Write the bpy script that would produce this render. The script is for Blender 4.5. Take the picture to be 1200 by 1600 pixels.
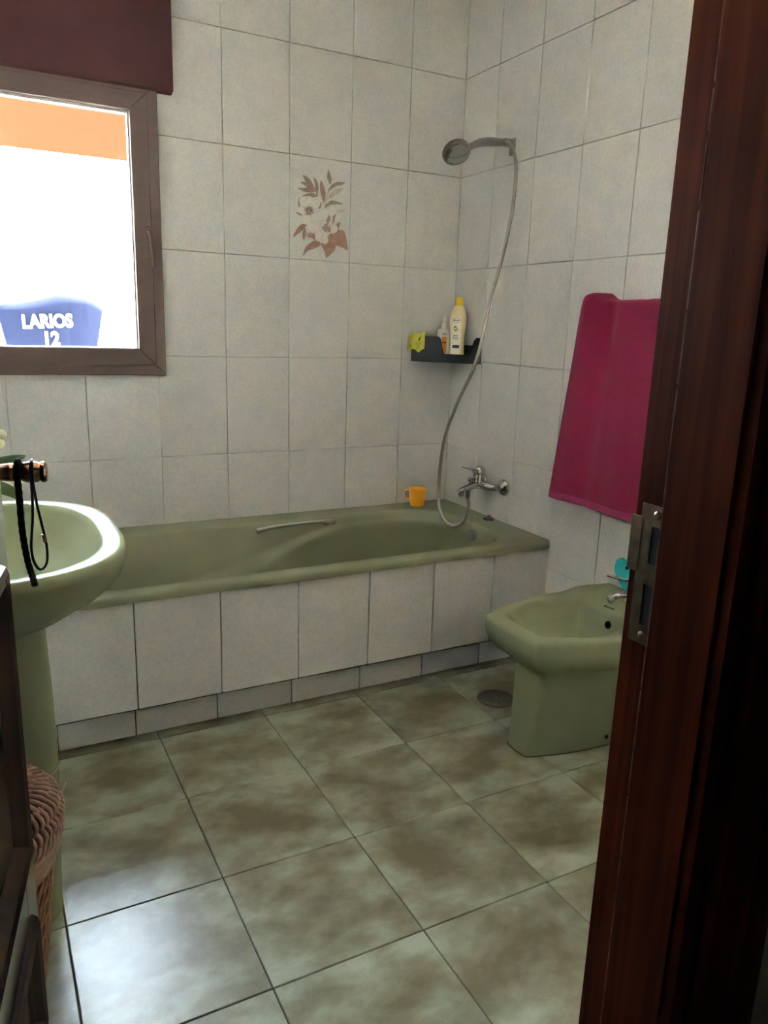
import bpy, bmesh, math, random
from mathutils import Vector, Matrix, noise
random.seed(7)
for o in list(bpy.data.objects):
    bpy.data.objects.remove(o, do_unlink=True)
scene = bpy.context.scene
COL = scene.collection

# ------------------------------------------------------------------ camera
CAM = Vector((-1.84167, -2.84780, 1.22858))
CR = Vector((0.88380432, -0.46677521, 0.03179357))
CU = Vector((0.08287781, 0.2230794, 0.97127074))
CF = Vector((0.46045759, 0.85577829, -0.23584384))
cam_data = bpy.data.cameras.new('camera')
cam_data.sensor_fit = 'VERTICAL'
cam_data.sensor_height = 36.0
cam_data.lens = 1191.685 * 36.0 / 1600.0
cam_data.clip_start = 0.02
cam = bpy.data.objects.new('camera', cam_data)
COL.objects.link(cam)
m3 = Matrix((CR, CU, -CF)).transposed()
cam.matrix_world = Matrix.Translation(CAM) @ m3.to_4x4()
scene.camera = cam

# ------------------------------------------------------------------ light
world = bpy.data.worlds.new('sky')
scene.world = world
world.use_nodes = True
wn = world.node_tree.nodes
wn['Background'].inputs[0].default_value = (0.74, 0.87, 1.0, 1)
wn['Background'].inputs[1].default_value = 9.5
sun = bpy.data.lights.new('sun', 'SUN')
sun.energy = 140.0
sun.angle = math.radians(0.6)
sun.color = (1.0, 0.93, 0.85)
sun_o = bpy.data.objects.new('sun', sun)
COL.objects.link(sun_o)
sun_o.rotation_euler = Vector((-0.52, 0.03, -0.85)).to_track_quat('-Z', 'Y').to_euler()
scene.view_settings.view_transform = 'Standard'
scene.view_settings.look = 'None'
scene.view_settings.gamma = 1.0
scene.view_settings.use_curve_mapping = False
scene.view_settings.exposure = 2.75
scene.cycles.max_bounces = 16
scene.cycles.diffuse_bounces = 10
scene.cycles.glossy_bounces = 6
scene.cycles.sample_clamp_indirect = 12.0
scene.cycles.caustics_reflective = False
scene.cycles.caustics_refractive = False

# ------------------------------------------------------------------ materials
def new_mat(name):
    m = bpy.data.materials.new(name)
    m.use_nodes = True
    nt = m.node_tree
    return m, nt, nt.nodes['Principled BSDF']

def principled(name, col, rough=0.5, metal=0.0, spec=0.5, coat=0.0, sheen=0.0, noise_scale=None,
               noise_amt=0.0, bump=0.0, bump_scale=60.0, stretch=(1, 1, 1), trans=0.0):
    m, nt, b = new_mat(name)
    b.inputs['Base Color'].default_value = (*col, 1)
    b.inputs['Roughness'].default_value = rough
    b.inputs['Metallic'].default_value = metal
    b.inputs['Specular IOR Level'].default_value = spec
    b.inputs['Coat Weight'].default_value = coat
    b.inputs['Sheen Weight'].default_value = sheen
    N, L = nt.nodes, nt.links
    if noise_amt or bump:
        tc = N.new('ShaderNodeTexCoord')
        mp = N.new('ShaderNodeMapping')
        mp.inputs['Scale'].default_value = stretch
        L.new(tc.outputs['Object'], mp.inputs['Vector'])
    if noise_amt:
        t = N.new('ShaderNodeTexNoise')
        t.inputs['Scale'].default_value = noise_scale or 8
        t.inputs['Detail'].default_value = 5
        L.new(mp.outputs[0], t.inputs['Vector'])
        r = N.new('ShaderNodeValToRGB')
        r.color_ramp.elements[0].position = 0.3
        r.color_ramp.elements[1].position = 0.7
        r.color_ramp.elements[0].color = (*[c * (1 - noise_amt) for c in col], 1)
        r.color_ramp.elements[1].color = (*[min(1, c * (1 + noise_amt)) for c in col], 1)
        L.new(t.outputs[0], r.inputs[0])
        L.new(r.outputs[0], b.inputs['Base Color'])
    if bump:
        t2 = N.new('ShaderNodeTexNoise')
        t2.inputs['Scale'].default_value = bump_scale
        t2.inputs['Detail'].default_value = 3
        L.new(mp.outputs[0], t2.inputs['Vector'])
        bp = N.new('ShaderNodeBump')
        bp.inputs['Strength'].default_value = bump
        bp.inputs['Distance'].default_value = 0.002
        L.new(t2.outputs[0], bp.inputs['Height'])
        L.new(bp.outputs[0], b.inputs['Normal'])
    return m

def wall_tile_mat():
    m, nt, b = new_mat('glazed_wall_tile')
    N, L = nt.nodes, nt.links
    geo = N.new('ShaderNodeNewGeometry')
    info = N.new('ShaderNodeObjectInfo')
    mul = N.new('ShaderNodeMath'); mul.operation = 'MULTIPLY'; mul.inputs[1].default_value = 37.0
    L.new(info.outputs['Random'], mul.inputs[0])
    n1 = N.new('ShaderNodeTexNoise'); n1.noise_dimensions = '4D'
    n1.inputs['Scale'].default_value = 16; n1.inputs['Detail'].default_value = 4; n1.inputs['Roughness'].default_value = 0.6
    n2 = N.new('ShaderNodeTexNoise'); n2.noise_dimensions = '4D'
    n2.inputs['Scale'].default_value = 110; n2.inputs['Detail'].default_value = 5; n2.inputs['Roughness'].default_value = 0.7
    for n in (n1, n2):
        L.new(geo.outputs['Position'], n.inputs['Vector']); L.new(mul.outputs[0], n.inputs['W'])
    r1 = N.new('ShaderNodeValToRGB')
    r1.color_ramp.elements[0].position = 0.34; r1.color_ramp.elements[1].position = 0.62
    r1.color_ramp.elements[0].color = (0.66, 0.675, 0.655, 1)
    r1.color_ramp.elements[1].color = (0.735, 0.715, 0.67, 1)
    L.new(n1.outputs[0], r1.inputs[0])
    r2 = N.new('ShaderNodeValToRGB')
    r2.color_ramp.elements[0].position = 0.3; r2.color_ramp.elements[1].position = 0.6
    r2.color_ramp.elements[0].color = (0.80, 0.80, 0.79, 1)
    r2.color_ramp.elements[1].color = (1.0, 1.0, 1.0, 1)
    L.new(n2.outputs[0], r2.inputs[0])
    mx = N.new('ShaderNodeMix'); mx.data_type = 'RGBA'; mx.blend_type = 'MULTIPLY'
    mx.inputs['Factor'].default_value = 0.75
    L.new(r1.outputs[0], mx.inputs['A']); L.new(r2.outputs[0], mx.inputs['B'])
    L.new(mx.outputs['Result'], b.inputs['Base Color'])
    b.inputs['Roughness'].default_value = 0.38
    b.inputs['Specular IOR Level'].default_value = 0.4
    bp = N.new('ShaderNodeBump'); bp.inputs['Strength'].default_value = 0.05; bp.inputs['Distance'].default_value = 0.002
    L.new(n2.outputs[0], bp.inputs['Height']); L.new(bp.outputs[0], b.inputs['Normal'])
    return m

def floor_tile_mat():
    m, nt, b = new_mat('marbled_floor_tile')
    N, L = nt.nodes, nt.links
    tc = N.new('ShaderNodeTexCoord')
    info = N.new('ShaderNodeObjectInfo')
    mul = N.new('ShaderNodeMath'); mul.operation = 'MULTIPLY'; mul.inputs[1].default_value = 53.0
    L.new(info.outputs['Random'], mul.inputs[0])
    mp = N.new('ShaderNodeMapping'); mp.inputs['Scale'].default_value = (1.0, 1.35, 1); mp.inputs['Rotation'].default_value = (0, 0, 0.5)
    L.new(tc.outputs['Object'], mp.inputs['Vector'])
    n1 = N.new('ShaderNodeTexNoise'); n1.noise_dimensions = '4D'
    n1.inputs['Scale'].default_value = 7.5; n1.inputs['Detail'].default_value = 5; n1.inputs['Roughness'].default_value = 0.55
    n1.inputs['Distortion'].default_value = 0.15
    L.new(mp.outputs[0], n1.inputs['Vector']); L.new(mul.outputs[0], n1.inputs['W'])
    # darker cloud in the middle of each tile
    gr = N.new('ShaderNodeVectorMath'); gr.operation = 'LENGTH'
    L.new(tc.outputs['Object'], gr.inputs[0])
    ma = N.new('ShaderNodeMath'); ma.operation = 'MULTIPLY_ADD'; ma.inputs[1].default_value = 0.95; ma.inputs[2].default_value = -0.10
    L.new(gr.outputs['Value'], ma.inputs[0])
    ad = N.new('ShaderNodeMath'); ad.operation = 'ADD'
    L.new(n1.outputs[0], ad.inputs[0]); L.new(ma.outputs[0], ad.inputs[1])
    r1 = N.new('ShaderNodeValToRGB')
    e = r1.color_ramp.elements
    e[0].position = 0.36; e[0].color = (0.140, 0.118, 0.060, 1)
    e[1].position = 0.68; e[1].color = (0.40, 0.43, 0.315, 1)
    x = e.new(0.52); x.color = (0.25, 0.245, 0.155, 1)
    L.new(ad.outputs[0], r1.inputs[0])
    n2 = N.new('ShaderNodeTexNoise'); n2.inputs['Scale'].default_value = 190; n2.inputs['Detail'].default_value = 3
    L.new(tc.outputs['Object'], n2.inputs['Vector'])
    r2 = N.new('ShaderNodeValToRGB')
    r2.color_ramp.elements[0].color = (0.82, 0.82, 0.82, 1); r2.color_ramp.elements[1].color = (1.1, 1.1, 1.1, 1)
    L.new(n2.outputs[0], r2.inputs[0])
    mx = N.new('ShaderNodeMix'); mx.data_type = 'RGBA'; mx.blend_type = 'MULTIPLY'; mx.inputs['Factor'].default_value = 0.8
    L.new(r1.outputs[0], mx.inputs['A']); L.new(r2.outputs[0], mx.inputs['B'])
    L.new(mx.outputs['Result'], b.inputs['Base Color'])
    b.inputs['Roughness'].default_value = 0.28
    b.inputs['Specular IOR Level'].default_value = 0.75
    bp = N.new('ShaderNodeBump'); bp.inputs['Strength'].default_value = 0.06; bp.inputs['Distance'].default_value = 0.002
    L.new(n2.outputs[0], bp.inputs['Height']); L.new(bp.outputs[0], b.inputs['Normal'])
    return m

def wood_mat(name, c0, c1, rough=0.3, axis='Z', spec=0.5):
    m, nt, b = new_mat(name)
    N, L = nt.nodes, nt.links
    tc = N.new('ShaderNodeTexCoord')
    mp = N.new('ShaderNodeMapping')
    mp.inputs['Scale'].default_value = {'Z': (30, 30, 1.2), 'X': (1.2, 30, 30)}[axis]
    L.new(tc.outputs['Object'], mp.inputs['Vector'])
    n1 = N.new('ShaderNodeTexNoise'); n1.inputs['Scale'].default_value = 2.2; n1.inputs['Detail'].default_value = 6; n1.inputs['Distortion'].default_value = 0.6
    L.new(mp.outputs[0], n1.inputs['Vector'])
    r = N.new('ShaderNodeValToRGB')
    r.color_ramp.elements[0].position = 0.3; r.color_ramp.elements[1].position = 0.7
    r.color_ramp.elements[0].color = (*c0, 1); r.color_ramp.elements[1].color = (*c1, 1)
    L.new(n1.outputs[0], r.inputs[0]); L.new(r.outputs[0], b.inputs['Base Color'])
    b.inputs['Roughness'].default_value = rough
    b.inputs['Specular IOR Level'].default_value = spec
    b.inputs['Coat Weight'].default_value = 1.0 if spec > 0.9 else 0.0
    b.inputs['Coat Roughness'].default_value = 0.25
    bp = N.new('ShaderNodeBump'); bp.inputs['Strength'].default_value = 0.12; bp.inputs['Distance'].default_value = 0.001
    L.new(n1.outputs[0], bp.inputs['Height']); L.new(bp.outputs[0], b.inputs['Normal'])
    return m

def glass_mat():
    m, nt, b = new_mat('window_glass')
    N, L = nt.nodes, nt.links
    N.remove(b)
    tr = N.new('ShaderNodeBsdfTransparent'); tr.inputs[0].default_value = (0.96, 0.97, 0.97, 1)
    gl = N.new('ShaderNodeBsdfGlossy'); gl.inputs['Roughness'].default_value = 0.03
    fr = N.new('ShaderNodeFresnel'); fr.inputs['IOR'].default_value = 1.45
    mx = N.new('ShaderNodeMixShader')
    L.new(fr.outputs[0], mx.inputs[0]); L.new(tr.outputs[0], mx.inputs[1]); L.new(gl.outputs[0], mx.inputs[2])
    L.new(mx.outputs[0], N['Material Output'].inputs[0])
    return m

def awning_mat():
    m, nt, b = new_mat('orange_canvas')
    N, L = nt.nodes, nt.links
    b.inputs['Base Color'].default_value = (0.0145, 0.0068, 0.0031, 1)
    b.inputs['Roughness'].default_value = 1.0
    b.inputs['Specular IOR Level'].default_value = 0.0
    tl = N.new('ShaderNodeBsdfTranslucent'); tl.inputs[0].default_value = (0.0145, 0.0068, 0.0031, 1)
    mx = N.new('ShaderNodeMixShader'); mx.inputs[0].default_value = 0.3
    L.new(b.outputs[0], mx.inputs[1]); L.new(tl.outputs[0], mx.inputs[2])
    L.new(mx.outputs[0], N['Material Output'].inputs[0])
    return m

def weave_mat(name, c0, c1):
    return principled(name, tuple((a + b) / 2 for a, b in zip(c0, c1)), rough=0.6, noise_scale=25, noise_amt=0.45, bump=0.3, bump_scale=120)

M = dict(
    tile=wall_tile_mat(), floor=floor_tile_mat(),
    grout=principled('wall_grout', (0.60, 0.56, 0.49), 0.9, noise_scale=9, noise_amt=0.25),
    dgrout=principled('dark_grout', (0.055, 0.045, 0.035), 0.9, noise_scale=9, noise_amt=0.3),
    fgrout=principled('floor_grout', (0.05, 0.045, 0.032), 0.85, noise_scale=9, noise_amt=0.3),
    frontpaint=principled('beige_paint', (0.42, 0.38, 0.32), 0.9, noise_scale=5, noise_amt=0.05),
    plaster=principled('white_plaster', (0.86, 0.84, 0.80), 0.9, noise_scale=5, noise_amt=0.05),
    hall=principled('hall_paint', (0.30, 0.27, 0.24), 0.9, noise_scale=5, noise_amt=0.06),
    hallfloor=principled('hall_floor', (0.22, 0.18, 0.13), 0.4, noise_scale=4, noise_amt=0.2),
    sage=principled('sage_ceramic', (0.262, 0.286, 0.175), 0.24, spec=0.03, noise_scale=5, noise_amt=0.04),
    sage_tub=principled('sage_enamel', (0.215, 0.225, 0.135), 0.24, spec=0.35, noise_scale=4, noise_amt=0.06),
    mahog=wood_mat('mahogany_varnish', (0.036, 0.0066, 0.0018), (0.104, 0.0190, 0.0050), 0.5, spec=0.03),
    mahog_door=wood_mat('mahogany_door', (0.026, 0.011, 0.007), (0.062, 0.026, 0.016), 0.24, spec=1.0),
    mahog_mould=wood_mat('mahogany_moulding', (0.016, 0.0058, 0.0034), (0.044, 0.0150, 0.0085), 0.35, spec=0.3),
    worn=principled('worn_wood_edge', (0.20, 0.085, 0.05), 0.6, noise_scale=40, noise_amt=0.5),
    winframe=principled('brown_aluminium', (0.115, 0.074, 0.064), 0.42, noise_scale=60, noise_amt=0.08, stretch=(0.1, 1, 1)),
    shutter=principled('shutter_box_brown', (0.078, 0.031, 0.034), 0.6, spec=0.15, noise_scale=6, noise_amt=0.10, bump=0.08, bump_scale=300),
    glass=glass_mat(),
    gasket=principled('pale_gasket', (0.75, 0.70, 0.66), 0.5),
    chrome=principled('chrome', (0.56, 0.55, 0.53), 0.06, metal=1.0),
    satin=principled('satin_steel', (0.30, 0.285, 0.27), 0.30, metal=1.0, noise_scale=50, noise_amt=0.1),
    hose=principled('steel_hose', (0.34, 0.31, 0.27), 0.32, metal=1.0),
    grip=principled('grip_steel', (0.62, 0.62, 0.52), 0.25, metal=1.0),
    oldbrass=principled('old_brass', (0.22, 0.165, 0.105), 0.36, metal=1.0, noise_scale=60, noise_amt=0.3),
    bronze=principled('bronze_knob', (0.36, 0.20, 0.12), 0.16, metal=1.0),
    black=principled('black_rubber', (0.010, 0.010, 0.012), 0.5),
    hole=principled('dark_cavity', (0.004, 0.0035, 0.003), 0.9),
    shelf=principled('anthracite_plastic', (0.022, 0.028, 0.030), 0.45),
    cloth=principled('lime_cloth', (0.55, 0.53, 0.07), 0.95, noise_scale=40, noise_amt=0.25, bump=0.7, bump_scale=140, sheen=0.2),
    cream=principled('cream_plastic', (0.80, 0.66, 0.38), 0.28, coat=0.2),
    label=principled('label_print', (0.86, 0.78, 0.66), 0.35),
    yellowcap=principled('yellow_cap', (0.82, 0.56, 0.015), 0.35),
    white=principled('white_plastic', (0.78, 0.75, 0.70), 0.35),
    navy=principled('navy_print', (0.012, 0.010, 0.060), 0.4),
    grey=principled('grey_print', (0.10, 0.10, 0.12), 0.4),
    gold=principled('gold_print', (0.58, 0.42, 0.10), 0.4),
    orange=principled('orange_print', (0.78, 0.36, 0.06), 0.4),
    brownp=principled('brown_print', (0.20, 0.09, 0.03), 0.4),
    sagep=principled('sage_print', (0.40, 0.44, 0.28), 0.4),
    mug=principled('orange_mug_plastic', (0.95, 0.46, 0.02), 0.35),
    mug_h=principled('pale_mug_handle', (0.88, 0.62, 0.33), 0.35),
    towel=principled('magenta_terry', (0.235, 0.005, 0.050), 1.0, noise_scale=170, noise_amt=0.16, bump=1.0, bump_scale=520, sheen=0.05),
    hem=principled('magenta_hem', (0.30, 0.02, 0.10), 0.8, noise_scale=60, noise_amt=0.2, bump=0.4, bump_scale=300),
    turq=principled('turquoise_foam', (0.02, 0.46, 0.52), 0.7, noise_scale=30, noise_amt=0.12),
    wicker=weave_mat('wicker', (0.30, 0.13, 0.07), (0.44, 0.22, 0.13)),
    wicker_l=weave_mat('wicker_lid', (0.30, 0.16, 0.12), (0.42, 0.25, 0.19)),
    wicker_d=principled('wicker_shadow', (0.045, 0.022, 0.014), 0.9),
    bark=principled('peeled_bark', (0.36, 0.23, 0.15), 0.7, noise_scale=22, noise_amt=0.55, bump=0.5, bump_scale=60),
    cover=principled('drain_cover_steel', (0.13, 0.115, 0.10), 0.42, metal=0.7, noise_scale=40, noise_amt=0.3),
    twig=principled('pale_twig', (0.62, 0.45, 0.30), 0.6),
    leaf=principled('orchid_leaf', (0.055, 0.085, 0.030), 0.35, noise_scale=12, noise_amt=0.2),
    petal=principled('white_petal', (0.82, 0.83, 0.62), 0.6),
    pot=principled('plant_pot', (0.20, 0.24, 0.17), 0.4),
    strap=principled('black_strap', (0.008, 0.007, 0.010), 0.7, bump=0.8, bump_scale=200),
    cord=principled('navy_cord', (0.008, 0.010, 0.045), 0.5),
    leafprint=principled('brown_leaf_print', (0.37, 0.215, 0.155), 0.38, noise_scale=60, noise_amt=0.25),
    leafprint2=principled('grey_brown_leaf_print', (0.34, 0.255, 0.19), 0.38, noise_scale=60, noise_amt=0.25),
    leafprint3=principled('pale_leaf_print', (0.56, 0.47, 0.40), 0.38, noise_scale=60, noise_amt=0.15),
    petalprint=principled('petal_print', (0.74, 0.71, 0.64), 0.38, noise_scale=60, noise_amt=0.06),
    stamen=principled('stamen_print', (0.36, 0.27, 0.22), 0.38, noise_scale=200, noise_amt=0.5),
    awning=awning_mat(),
    terrace=principled('terrace_paving', (0.80, 0.79, 0.77), 0.8, noise_scale=3, noise_amt=0.05),
    render=principled('white_render', (0.85, 0.85, 0.84), 0.9, noise_scale=3, noise_amt=0.03),
    blue=principled('blue_plastic', (0.0022, 0.0036, 0.0105), 0.8, spec=0.03),
    whiteprint=principled('white_print', (0.92, 0.92, 0.92), 0.5),
    rust=principled('rust_stain', (0.20, 0.095, 0.04), 0.9, noise_scale=60, noise_amt=0.5),
)

# ------------------------------------------------------------------ helpers
def worldloc(o):
    v = Vector((0, 0, 0))
    while o is not None:
        v += o.location
        o = o.parent
    return v

def link(name, me, mat, parent=None, base=None, smooth=False):
    """mesh is given in world coordinates; origin goes to the parent's origin or to base"""
    o = bpy.data.objects.new(name, me)
    COL.objects.link(o)
    if parent is not None:
        o.parent = parent
        me.transform(Matrix.Translation(-worldloc(parent)))
    elif base is not None:
        me.transform(Matrix.Translation(-Vector(base)))
        o.location = base
    if mat is not None and not me.materials:
        me.materials.append(M[mat] if isinstance(mat, str) else mat)
    if smooth:
        for p in me.polygons:
            p.use_smooth = True
    return o

def put(name, bm, mat, parent=None, base=None, smooth=False, recalc=True):
    if recalc:
        bmesh.ops.recalc_face_normals(bm, faces=bm.faces)
    me = bpy.data.meshes.new(name)
    bm.to_mesh(me)
    bm.free()
    return link(name, me, mat, parent, base, smooth)

def auto_smooth(o, ang=35):
    me = o.data
    bm = bmesh.new(); bm.from_mesh(me)
    for e in bm.edges:
        if len(e.link_faces) == 2:
            e.smooth = e.calc_face_angle(0) < math.radians(ang)
    for f in bm.faces:
        f.smooth = True
    bm.to_mesh(me); bm.free()
    return o

def bm_box(bm, lo, hi, bevel=0.0, seg=1, mtx=None):
    x0, y0, z0 = lo; x1, y1, z1 = hi
    vs = [bm.verts.new(c) for c in ((x0, y0, z0), (x1, y0, z0), (x1, y1, z0), (x0, y1, z0),
                                    (x0, y0, z1), (x1, y0, z1), (x1, y1, z1), (x0, y1, z1))]
    fs = [bm.faces.new([vs[i] for i in f]) for f in ((3, 2, 1, 0), (4, 5, 6, 7), (0, 1, 5, 4), (1, 2, 6, 5), (2, 3, 7, 6), (3, 0, 4, 7))]
    if bevel:
        es = list({e for f in fs for e in f.edges})
        r = bmesh.ops.bevel(bm, geom=es, offset=bevel, segments=seg, affect='EDGES', profile=0.5)
        vs = list({v for f in r['faces'] for v in f.verts} | {v for v in vs if v.is_valid})
    if mtx is not None:
        bmesh.ops.transform(bm, matrix=mtx, verts=vs)

def box(name, lo, hi, mat, parent=None, base=None, bevel=0.0, seg=1, mtx=None):
    bm = bmesh.new()
    bm_box(bm, lo, hi, bevel, seg, mtx)
    return put(name, bm, mat, parent, base)

def catmull(pts, n=8, closed=False):
    P = [Vector(p) for p in pts]
    out = []
    m = len(P)
    rng = range(m) if closed else range(m - 1)
    for i in rng:
        p1, p2 = P[i], P[(i + 1) % m]
        p0 = P[i - 1] if (i > 0 or closed) else p1 * 2 - p2
        p3 = P[(i + 2) % m] if (i + 2 < m or closed) else p2 * 2 - p1
        for k in range(n):
            t = k / n
            out.append(0.5 * ((2 * p1) + (p2 - p0) * t + (2 * p0 - 5 * p1 + 4 * p2 - p3) * t * t + (3 * p1 - p0 - 3 * p2 + p3) * t ** 3))
    if not closed:
        out.append(P[-1].copy())
    return out

def bm_tube(bm, pts, r, n=10, closed=False, caps=True, flat=1.0):
    pts = [Vector(p) for p in pts]
    m = len(pts)
    rad = r if callable(r) else (lambda t: r)
    rings = []
    up = None
    for i, p in enumerate(pts):
        a = pts[i - 1] if (i > 0 or closed) else p
        b = pts[(i + 1) % m] if (i < m - 1 or closed) else p
        t = (b - a).normalized()
        if up is None:
            up = Vector((0, 0, 1)) if abs(t.z) < 0.9 else Vector((1, 0, 0))
        u = (up - t * up.dot(t)).normalized()
        w = t.cross(u)
        up = u
        rr = rad(i / max(1, m - 1))
        rings.append([bm.verts.new(p + u * math.cos(2 * math.pi * k / n) * rr + w * math.sin(2 * math.pi * k / n) * rr * flat) for k in range(n)])
    for i in range(m if closed else m - 1):
        A, B = rings[i], rings[(i + 1) % m]
        for k in range(n):
            bm.faces.new((A[k], A[(k + 1) % n], B[(k + 1) % n], B[k]))
    if caps and not closed:
        bm.faces.new(rings[0][::-1]); bm.faces.new(rings[-1])

def tube(name, pts, r, mat, parent=None, base=None, n=10, closed=False, flat=1.0):
    bm = bmesh.new()
    bm_tube(bm, pts, r, n, closed, True, flat)
    return put(name, bm, mat, parent, base, smooth=True)

def bm_loft(bm, rings, cap0=True, cap1=True, loop=True):
    R = [[bm.verts.new(p) for p in ring] for ring in rings]
    n = len(R[0])
    for a, b in zip(R, R[1:]):
        for k in range(n if loop else n - 1):
            bm.faces.new((a[k], a[(k + 1) % n], b[(k + 1) % n], b[k]))
    if cap0: bm.faces.new(R[0][::-1])
    if cap1: bm.faces.new(R[-1])

def loft(name, rings, mat, parent=None, base=None, cap0=True, cap1=True, ang=40):
    bm = bmesh.new()
    bm_loft(bm, rings, cap0, cap1)
    o = put(name, bm, mat, parent, base)
    return auto_smooth(o, ang)

def lathe_rings(prof, org, ax=(0, 0, 1), n=24, ex=1.0, ey=1.0, ref=None):
    ax = Vector(ax).normalized()
    u = Vector(ref) if ref else (Vector((1, 0, 0)) if abs(ax.x) < 0.9 else Vector((0, 1, 0)))
    u = (u - ax * u.dot(ax)).normalized()
    w = ax.cross(u)
    org = Vector(org)
    return [[org + ax * h + u * math.cos(2 * math.pi * k / n) * r * ex + w * math.sin(2 * math.pi * k / n) * r * ey for k in range(n)] for r, h in prof]

def lathe(name, prof, org, mat, parent=None, base=None, ax=(0, 0, 1), n=24, ex=1.0, ey=1.0, ref=None, ang=40):
    prof = [(max(r, 1e-4), h) for r, h in prof]
    return loft(name, lathe_rings(prof, org, ax, n, ex, ey, ref), mat, parent, base, True, True, ang)

def rrect(cx, cy, hx, hy, r, z, ne=8, na=8):
    """rounded rectangle ring, ne points per edge and na per corner, anticlockwise"""
    pts = []
    rs = r if isinstance(r, (tuple, list)) else (r,) * 4     # corners: ++, -+, --, +-
    C = [(cx + hx - rs[0], cy + hy - rs[0]), (cx - hx + rs[1], cy + hy - rs[1]), (cx - hx + rs[2], cy - hy + rs[2]), (cx + hx - rs[3], cy - hy + rs[3])]
    for q in range(4):
        a0 = q * math.pi / 2
        for k in range(na):
            a = a0 + (math.pi / 2) * k / (na - 1)
            pts.append(Vector((C[q][0] + rs[q] * math.cos(a), C[q][1] + rs[q] * math.sin(a), z)))
        q2 = (q + 1) % 4
        a = a0 + math.pi / 2
        p0 = Vector((C[q][0] + rs[q] * math.cos(a), C[q][1] + rs[q] * math.sin(a), z))
        p1 = Vector((C[q2][0] + rs[q2] * math.cos(a), C[q2][1] + rs[q2] * math.sin(a), z))
        for k in range(1, ne + 1):
            pts.append(p0.lerp(p1, k / (ne + 1)))
    return pts

def plate(name, outline, depth, mat, parent=None, base=None, bevel=0.0, fwd=None):
    """outline: world points of a flat polygon; extruded by vector depth"""
    bm = bmesh.new()
    vs = [bm.verts.new(p) for p in outline]
    f = bm.faces.new(vs)
    r = bmesh.ops.extrude_face_region(bm, geom=[f])
    bmesh.ops.translate(bm, vec=Vector(depth), verts=[g for g in r['geom'] if isinstance(g, bmesh.types.BMVert)])
    if bevel:
        bmesh.ops.bevel(bm, geom=bm.edges[:], offset=bevel, segments=1, affect='EDGES')
    return put(name, bm, mat, parent, base)

def empty(name, loc):
    o = bpy.data.objects.new(name, None)
    o.empty_display_size = 0.05
    o.location = loc
    COL.objects.link(o)
    return o

def tag(o, label=None, cat=None, group=None, kind=None):
    if label: o['label'] = label
    if cat: o['category'] = cat
    if group: o['group'] = group
    if kind: o['kind'] = kind
    return o

def text(name, body, size, mtx, mat, parent, bold=0.0, extrude=0.0002, width=1.0):
    cu = bpy.data.curves.new(name, 'FONT')
    cu.body = body; cu.size = size; cu.align_x = 'CENTER'; cu.align_y = 'CENTER'
    cu.offset = bold; cu.extrude = extrude; cu.resolution_u = 3
    t = bpy.data.objects.new(name + '_tmp', cu)
    COL.objects.link(t)
    bpy.context.view_layer.update()
    me = bpy.data.meshes.new_from_object(t)
    bpy.data.objects.remove(t, do_unlink=True)
    bpy.data.curves.remove(cu)
    me.name = name
    me.materials.clear()
    me.transform(mtx @ Matrix.Diagonal((width, 1, 1, 1)))
    return link(name, me, mat, parent)

def frame(o, x, y):
    """matrix with local x, y axes and z = x cross y"""
    x = Vector(x).normalized(); y = Vector(y); y = (y - x * y.dot(x)).normalized(); z = x.cross(y)
    m = Matrix((x, y, z)).transposed().to_4x4()
    m.translation = Vector(o)
    return m

# ------------------------------------------------------------------ room dimensions
TW, TH = 0.25, 0.3665
ROWZ = [0.0, 0.368, 0.7346, 1.1011, 1.4676, 1.8341, 2.2006, 2.50]
XL, YF, ZC = -2.12, -2.32, 2.50          # left wall, front (door) wall, ceiling
TT = 0.008                               # tile thickness
S = 0.3321                               # floor tile

# ------------------------------------------------------------------ tiled surfaces
_cache = {}
def tile_mesh(w, h, t, bev):
    key = (round(w, 4), round(h, 4), t)
    if key not in _cache:
        bm = bmesh.new()
        bm_box(bm, (-w / 2, -h / 2, -t), (w / 2, h / 2, 0), bev)
        me = bpy.data.meshes.new('tile')
        bmesh.ops.recalc_face_normals(bm, faces=bm.faces)
        bm.to_mesh(me); bm.free()
        _cache[key] = me
    return _cache[key]

def tile_at(name, parent, u0, u1, v0, v1, to_world, rot, mat, gap, t=TT, bev=0.0011, jit=0.0004):
    w, h = u1 - u0 - gap, v1 - v0 - gap
    if w < 0.006 or h < 0.006:
        return None
    me = tile_mesh(w, h, t, bev)
    if not me.materials:
        me.materials.append(M[mat])
    o = bpy.data.objects.new(name, me)
    COL.objects.link(o)
    o.parent = parent
    p = to_world((u0 + u1) / 2, (v0 + v1) / 2, random.uniform(-jit, 0))
    o.location = Vector(p) - worldloc(parent)
    o.rotation_euler = rot
    o.rotation_euler.rotate_axis('X', random.uniform(-1, 1) * 0.0008)
    return o

GAP = 0.0021
cols_b = [0.0, -0.2512] + [-0.2512 - TW * i for i in range(1, 8)] + [XL]
rows = ROWZ
HOLE = (-2.02, -1.262, 1.068, 1.955)     # opening in the back wall x0,x1,z0,z1

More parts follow.
